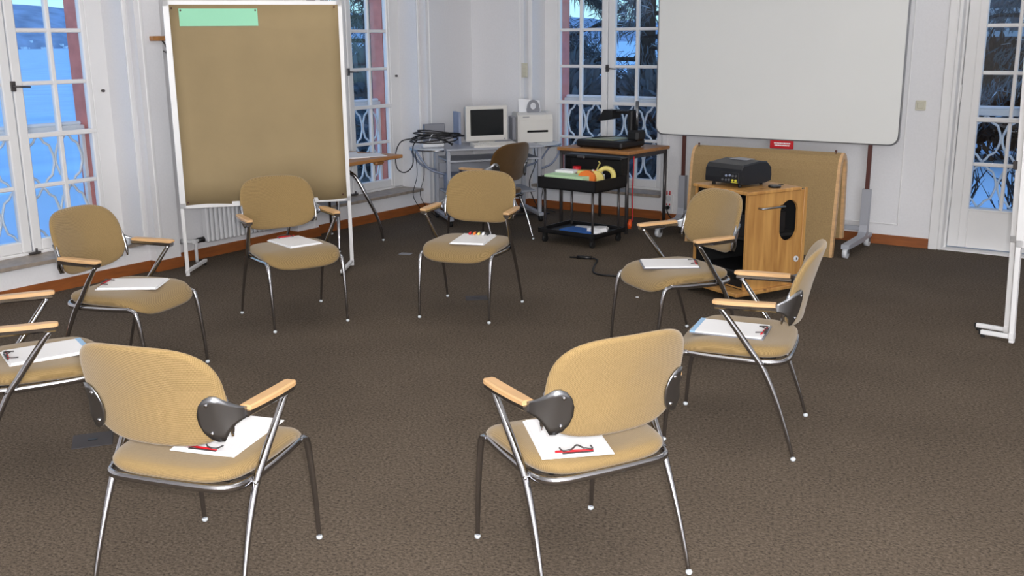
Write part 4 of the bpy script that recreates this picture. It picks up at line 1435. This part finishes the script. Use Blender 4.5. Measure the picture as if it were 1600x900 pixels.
for r_ in range(5):
    for c in range(16):
        x = -.205 + .0258 * c
        y = -.066 + .028 * r_
        z = .015 + (y + .08) / .16 * .017
        kb.box((x, y, z - .002), (x + .021, y + .022, z + .007))
ko = kb.build('keys', 'beige', k_); ko['kind'] = 'stuff'
pr = thing('printer', 'beige printer with paper in its feed on the right of the corner desk', 'printer', on_desk(.79, .46, ZD), DA - R(4))
b = MB()
prof = [(-.13, 0), (-.135, .22), (-.12, .265), (-.08, .285), (.11, .285), (.13, .26), (.13, 0)]
b.rings([[(x, y, z) for y, z in prof] for x in (-.175, .175)], True, False); ca_ = b.build('case', 'beige', pr)
b = MB(); b.rings([[(x, y * 1.06 - .004, z * 1.02) for y, z in prof] for x in (-.165, -.155)], True, False); b.rings([[(x, y * 1.02, z * 1.015) for y, z in prof] for x in (.12, .178)], True, False); b.build('side_cheek', 'beige', pr)
b = MB(); b.box((-.08, -.142, .098), (.13, -.130, .118), .003); b.build('output_slot', 'hole', ca_)
b = MB(); b.box((-.125, -.139, .245), (-.06, -.131, .252)); b.build('small_lettering', 'greyplastic', ca_)
b = MB(); b.box((-.215, -.06, .02), (-.176, .11, .25), .006); b.build('left_cover', 'greyplastic', pr)
b = MB(); b.rings([[(-.12, .03, .27), (.10, .03, .27), (.10, .033, .27), (-.12, .033, .27)], [(-.12, .08, .415), (.10, .08, .395), (.10, .083, .395), (-.12, .083, .415)]], True, False); b.build('paper', 'paper', pr)
rs = []
for k in range(25):
    a = 2 * PI * k / 24
    c, s = math.cos(a), math.sin(a)
    wob = 1.0 if s > 0 else 1.0 + .55 * abs(s)
    rs.append([(.015 + c * .062 * wob, .0, .335 + s * .072), (.015 + c * .03, .0, .345 + s * .034), (.015 + c * .03, .01, .345 + s * .034), (.015 + c * .062 * wob, .01, .335 + s * .072)])
b = MB(); b.rings(rs, False, False); b.build('paper_support', 'greyplastic', pr)
simple('loudspeaker', 'small flat grey loudspeaker at the left rear of the corner desk', 'speaker', on_desk(-.20, .50, ZD), DA + R(6), lambda m: m.box((-.105, -.03, 0), (.105, .03, .20), .006), 'greyplastic')
ps = thing('power_strip', 'white power strip under black cables on the left desk shelf', 'power strip', on_desk(-.27, .26, ZD), DA + R(8))
b = MB(); b.box((-.11, -.035, 0), (.11, .035, .045), .012); b.build('case', 'paper', ps)
for k in range(4):
    b = MB(); b.cyl((-.075 + .05 * k, 0, .044), (-.075 + .05 * k, 0, .049), .018, 12); b.build('outlet', 'beige', ps)
b = MB(); b.tube(smooth_path([(.10, 0, .03), (.06, .03, .10), (0, .0, .12), (-.05, -.04, .06)]), .005, 6); b.build('white_cord', 'paper', ps)
cb = MB()
random.seed(9)
for k in range(6):
    ph = random.uniform(0, 6)
    pts = []
    for i in range(20):
        a = 2 * PI * i / 19 + ph
        pts.append((.225 * math.cos(a) * (1 + .09 * math.sin(k * 2)) + random.uniform(-.006, .006) - .03 + .012 * k, .09 * math.sin(a) + random.uniform(-.006, .006) - .02, .062 + .011 * k + .03 * math.sin(a + k) + .018))
    cb.tube(smooth_path(pts, 2), .0055, 5)
cb.tube(smooth_path([(-.20, 0, .09), (-.33, .02, .07), (-.40, -.03, -.03), (-.40, -.06, -.17), (-.33, -.07, -.215), (-.25, -.06, -.15), (-.235, -.03, .02), (-.18, .0, .08)], 5), .006, 6)
cb.tube(smooth_path([(-.05, 0, .10), (.06, -.06, .07), (.13, -.10, .03)], 4), [.009] * 8 + [.016], 6)
tag(cb.build('cable_coil', 'black', None, on_desk(-.24, .22, ZD), DA), 'coil of black cables heaped on the left desk shelf, one loop hanging down', 'cable')
for k, (a, bb_) in enumerate(((-.05, .62), (.62, .60), (.82, .50), (.86, .46))):
    pts = [(a, bb_, ZD - .03), (a + .03 * math.sin(k), bb_ + .03, .5), (a + .06 * math.cos(k * 2), bb_ + .02, .3), (a + .03, bb_, .08), (a + .02 + .05 * k, bb_ - .03, .008)]
    hc = MB(); hc.tube(smooth_path(pts), .005, 5); hc.build('desk_cable', 'black', d)
for a in (-.33, -.40):
    hc = MB(); hc.tube(smooth_path([(a, .48, ZD - .02), (a + .02, .5, .45), (a - .03, .48, .25), (a + .06, .5, .09), (a + .15, .52, .008)]), .0035, 5); hc.build('desk_cable', 'black', d)
fb = MB(); fb.tube(smooth_path([(-.1, .5, .008), (.1, .42, .01), (.35, .46, .008), (.6, .40, .01), (.95, .38, .008)]), .006, 5); tag(fb.build('floor_cable', 'black', None, (DC[0], DC[1], 0), DA), 'black cable lying on the carpet under the corner desk', 'cable')

# ------------------------------------------------------------------ folding table behind the pinboard
TA = R(93)
FX, FY = -5.92, 6.22
ft = thing('conference_table', 'wooden topped table with arched chrome legs behind the paper covered pinboard', 'table', (FX, FY, 0), TA)
# local x along the long edge, origin at the middle of the near edge, y towards the window
b = MB(); b.box((-.66, 0, .705), (.60, .60, .735), .004); b.build('table_top', 'tablewood', ft)
b = MB(); b.box((.28, .04, .665), (.40, .10, .706), .02); b.build('edge_block', 'tablewood', ft)
b = MB(); b.tube([(.06, .31, .62), (.06, .31, .66), (.06, .31, .705)], [.035, .03, .05], 10); b.box((-.3, .27, .688), (.3, .35, .706)); hub = b.build('leg_hub', 'chrome', ft)
for sx in (-1, 1):
    for sg in (-1, 1):
        q = smooth_path([(.06 + sx * .02, .31 + sg * .02, .645), (.05 + sx * .09, .31 + sg * .13, .585), (sx * .19, .31 + sg * .22, .40), (sx * .26, .31 + sg * .28, .19), (sx * .29, .31 + sg * .30, .012)], 5)
        b = MB(); b.tube(q, [.017] * 10 + [.017 - .0007 * i for i in range(11)], 8); lg = b.build('leg', 'chrome', ft)
        b = MB(); b.ball((sx * .29, .31 + sg * .30, .011), .013, 8, (1, 1, .85)); b.build('glide', 'clear', lg)
def on_ft(x, y, z):
    c, s = math.cos(TA), math.sin(TA)
    return (FX + x * c - y * s, FY + x * s + y * c, z)
for k, (x, y, r_, lb) in enumerate(((.48, .22, 60, 'sheet of white paper near the end of the table behind the pinboard'), (.30, .28, 66, 'white paper stack lying on the table behind the pinboard'), (.42, .45, 50, 'sheet of paper near the window edge of the table behind the pinboard'))):
    simple('paper_sheet', lb, 'paper', on_ft(x - .06, y, .735), R(r_), lambda m: m.box((-.105, -.148, 0), (.105, .148, .004 + .006 * (k == 1)), .001), 'paper')

# ------------------------------------------------------------------ small things on the carpet
t = thing('floor_socket', 'square bluish floor socket cover in the carpet behind the front left chair', 'floor socket', (-3.945, 2.36, 0), R(55))
b = MB(); b.box((-.085, -.085, 0), (.085, .085, .004), .002); b.build('cover', 'floorplate', t)
b = MB(); b.box((-.02, -.012, .004), (.02, .012, .006), .001); b.build('handle', 'black', t)
t = thing('floor_socket', 'small dark blue floor socket cover under the chair facing the camera', 'floor socket', (-4.03, 5.33, 0), R(40))
b = MB(); b.box((-.075, -.06, 0), (.075, .06, .004), .002); b.build('cover', 'floorplate', t)
b = MB(); b.box((-.02, -.012, .004), (.02, .012, .006), .001); b.build('handle', 'black', t)
simple('floor_socket', 'small grey floor plate on the carpet left of the chair facing the camera', 'floor socket', (-5.41, 6.19, 0), R(20), lambda m: m.box((-.05, -.035, 0), (.05, .035, .004), .001), 'greyplastic')
c_ = MB()
c_.tube(smooth_path([(-4.18, 6.79, .008), (-4.02, 6.83, .012), (-3.93, 6.80, .012), (-3.85, 6.62, .008), (-3.72, 6.40, .008), (-3.55, 6.40, .008), (-3.30, 6.52, .008), (-2.95, 6.72, .008)], 6), .007, 6)
c_.tube([(-4.12, 6.805, .012), (-4.0, 6.835, .014)], .014, 8)
tag(c_.build('floor_cable', 'black'), 'black cable with plug lying on the carpet left of the pine cabinet', 'cable')
simple('paper_scrap', 'tiny white scrap on the carpet before the pine cabinet', 'scrap', (-3.12, 5.95, 0), R(30), lambda m: m.box((-.010, -.008, 0), (.010, .008, .003)), 'paper')
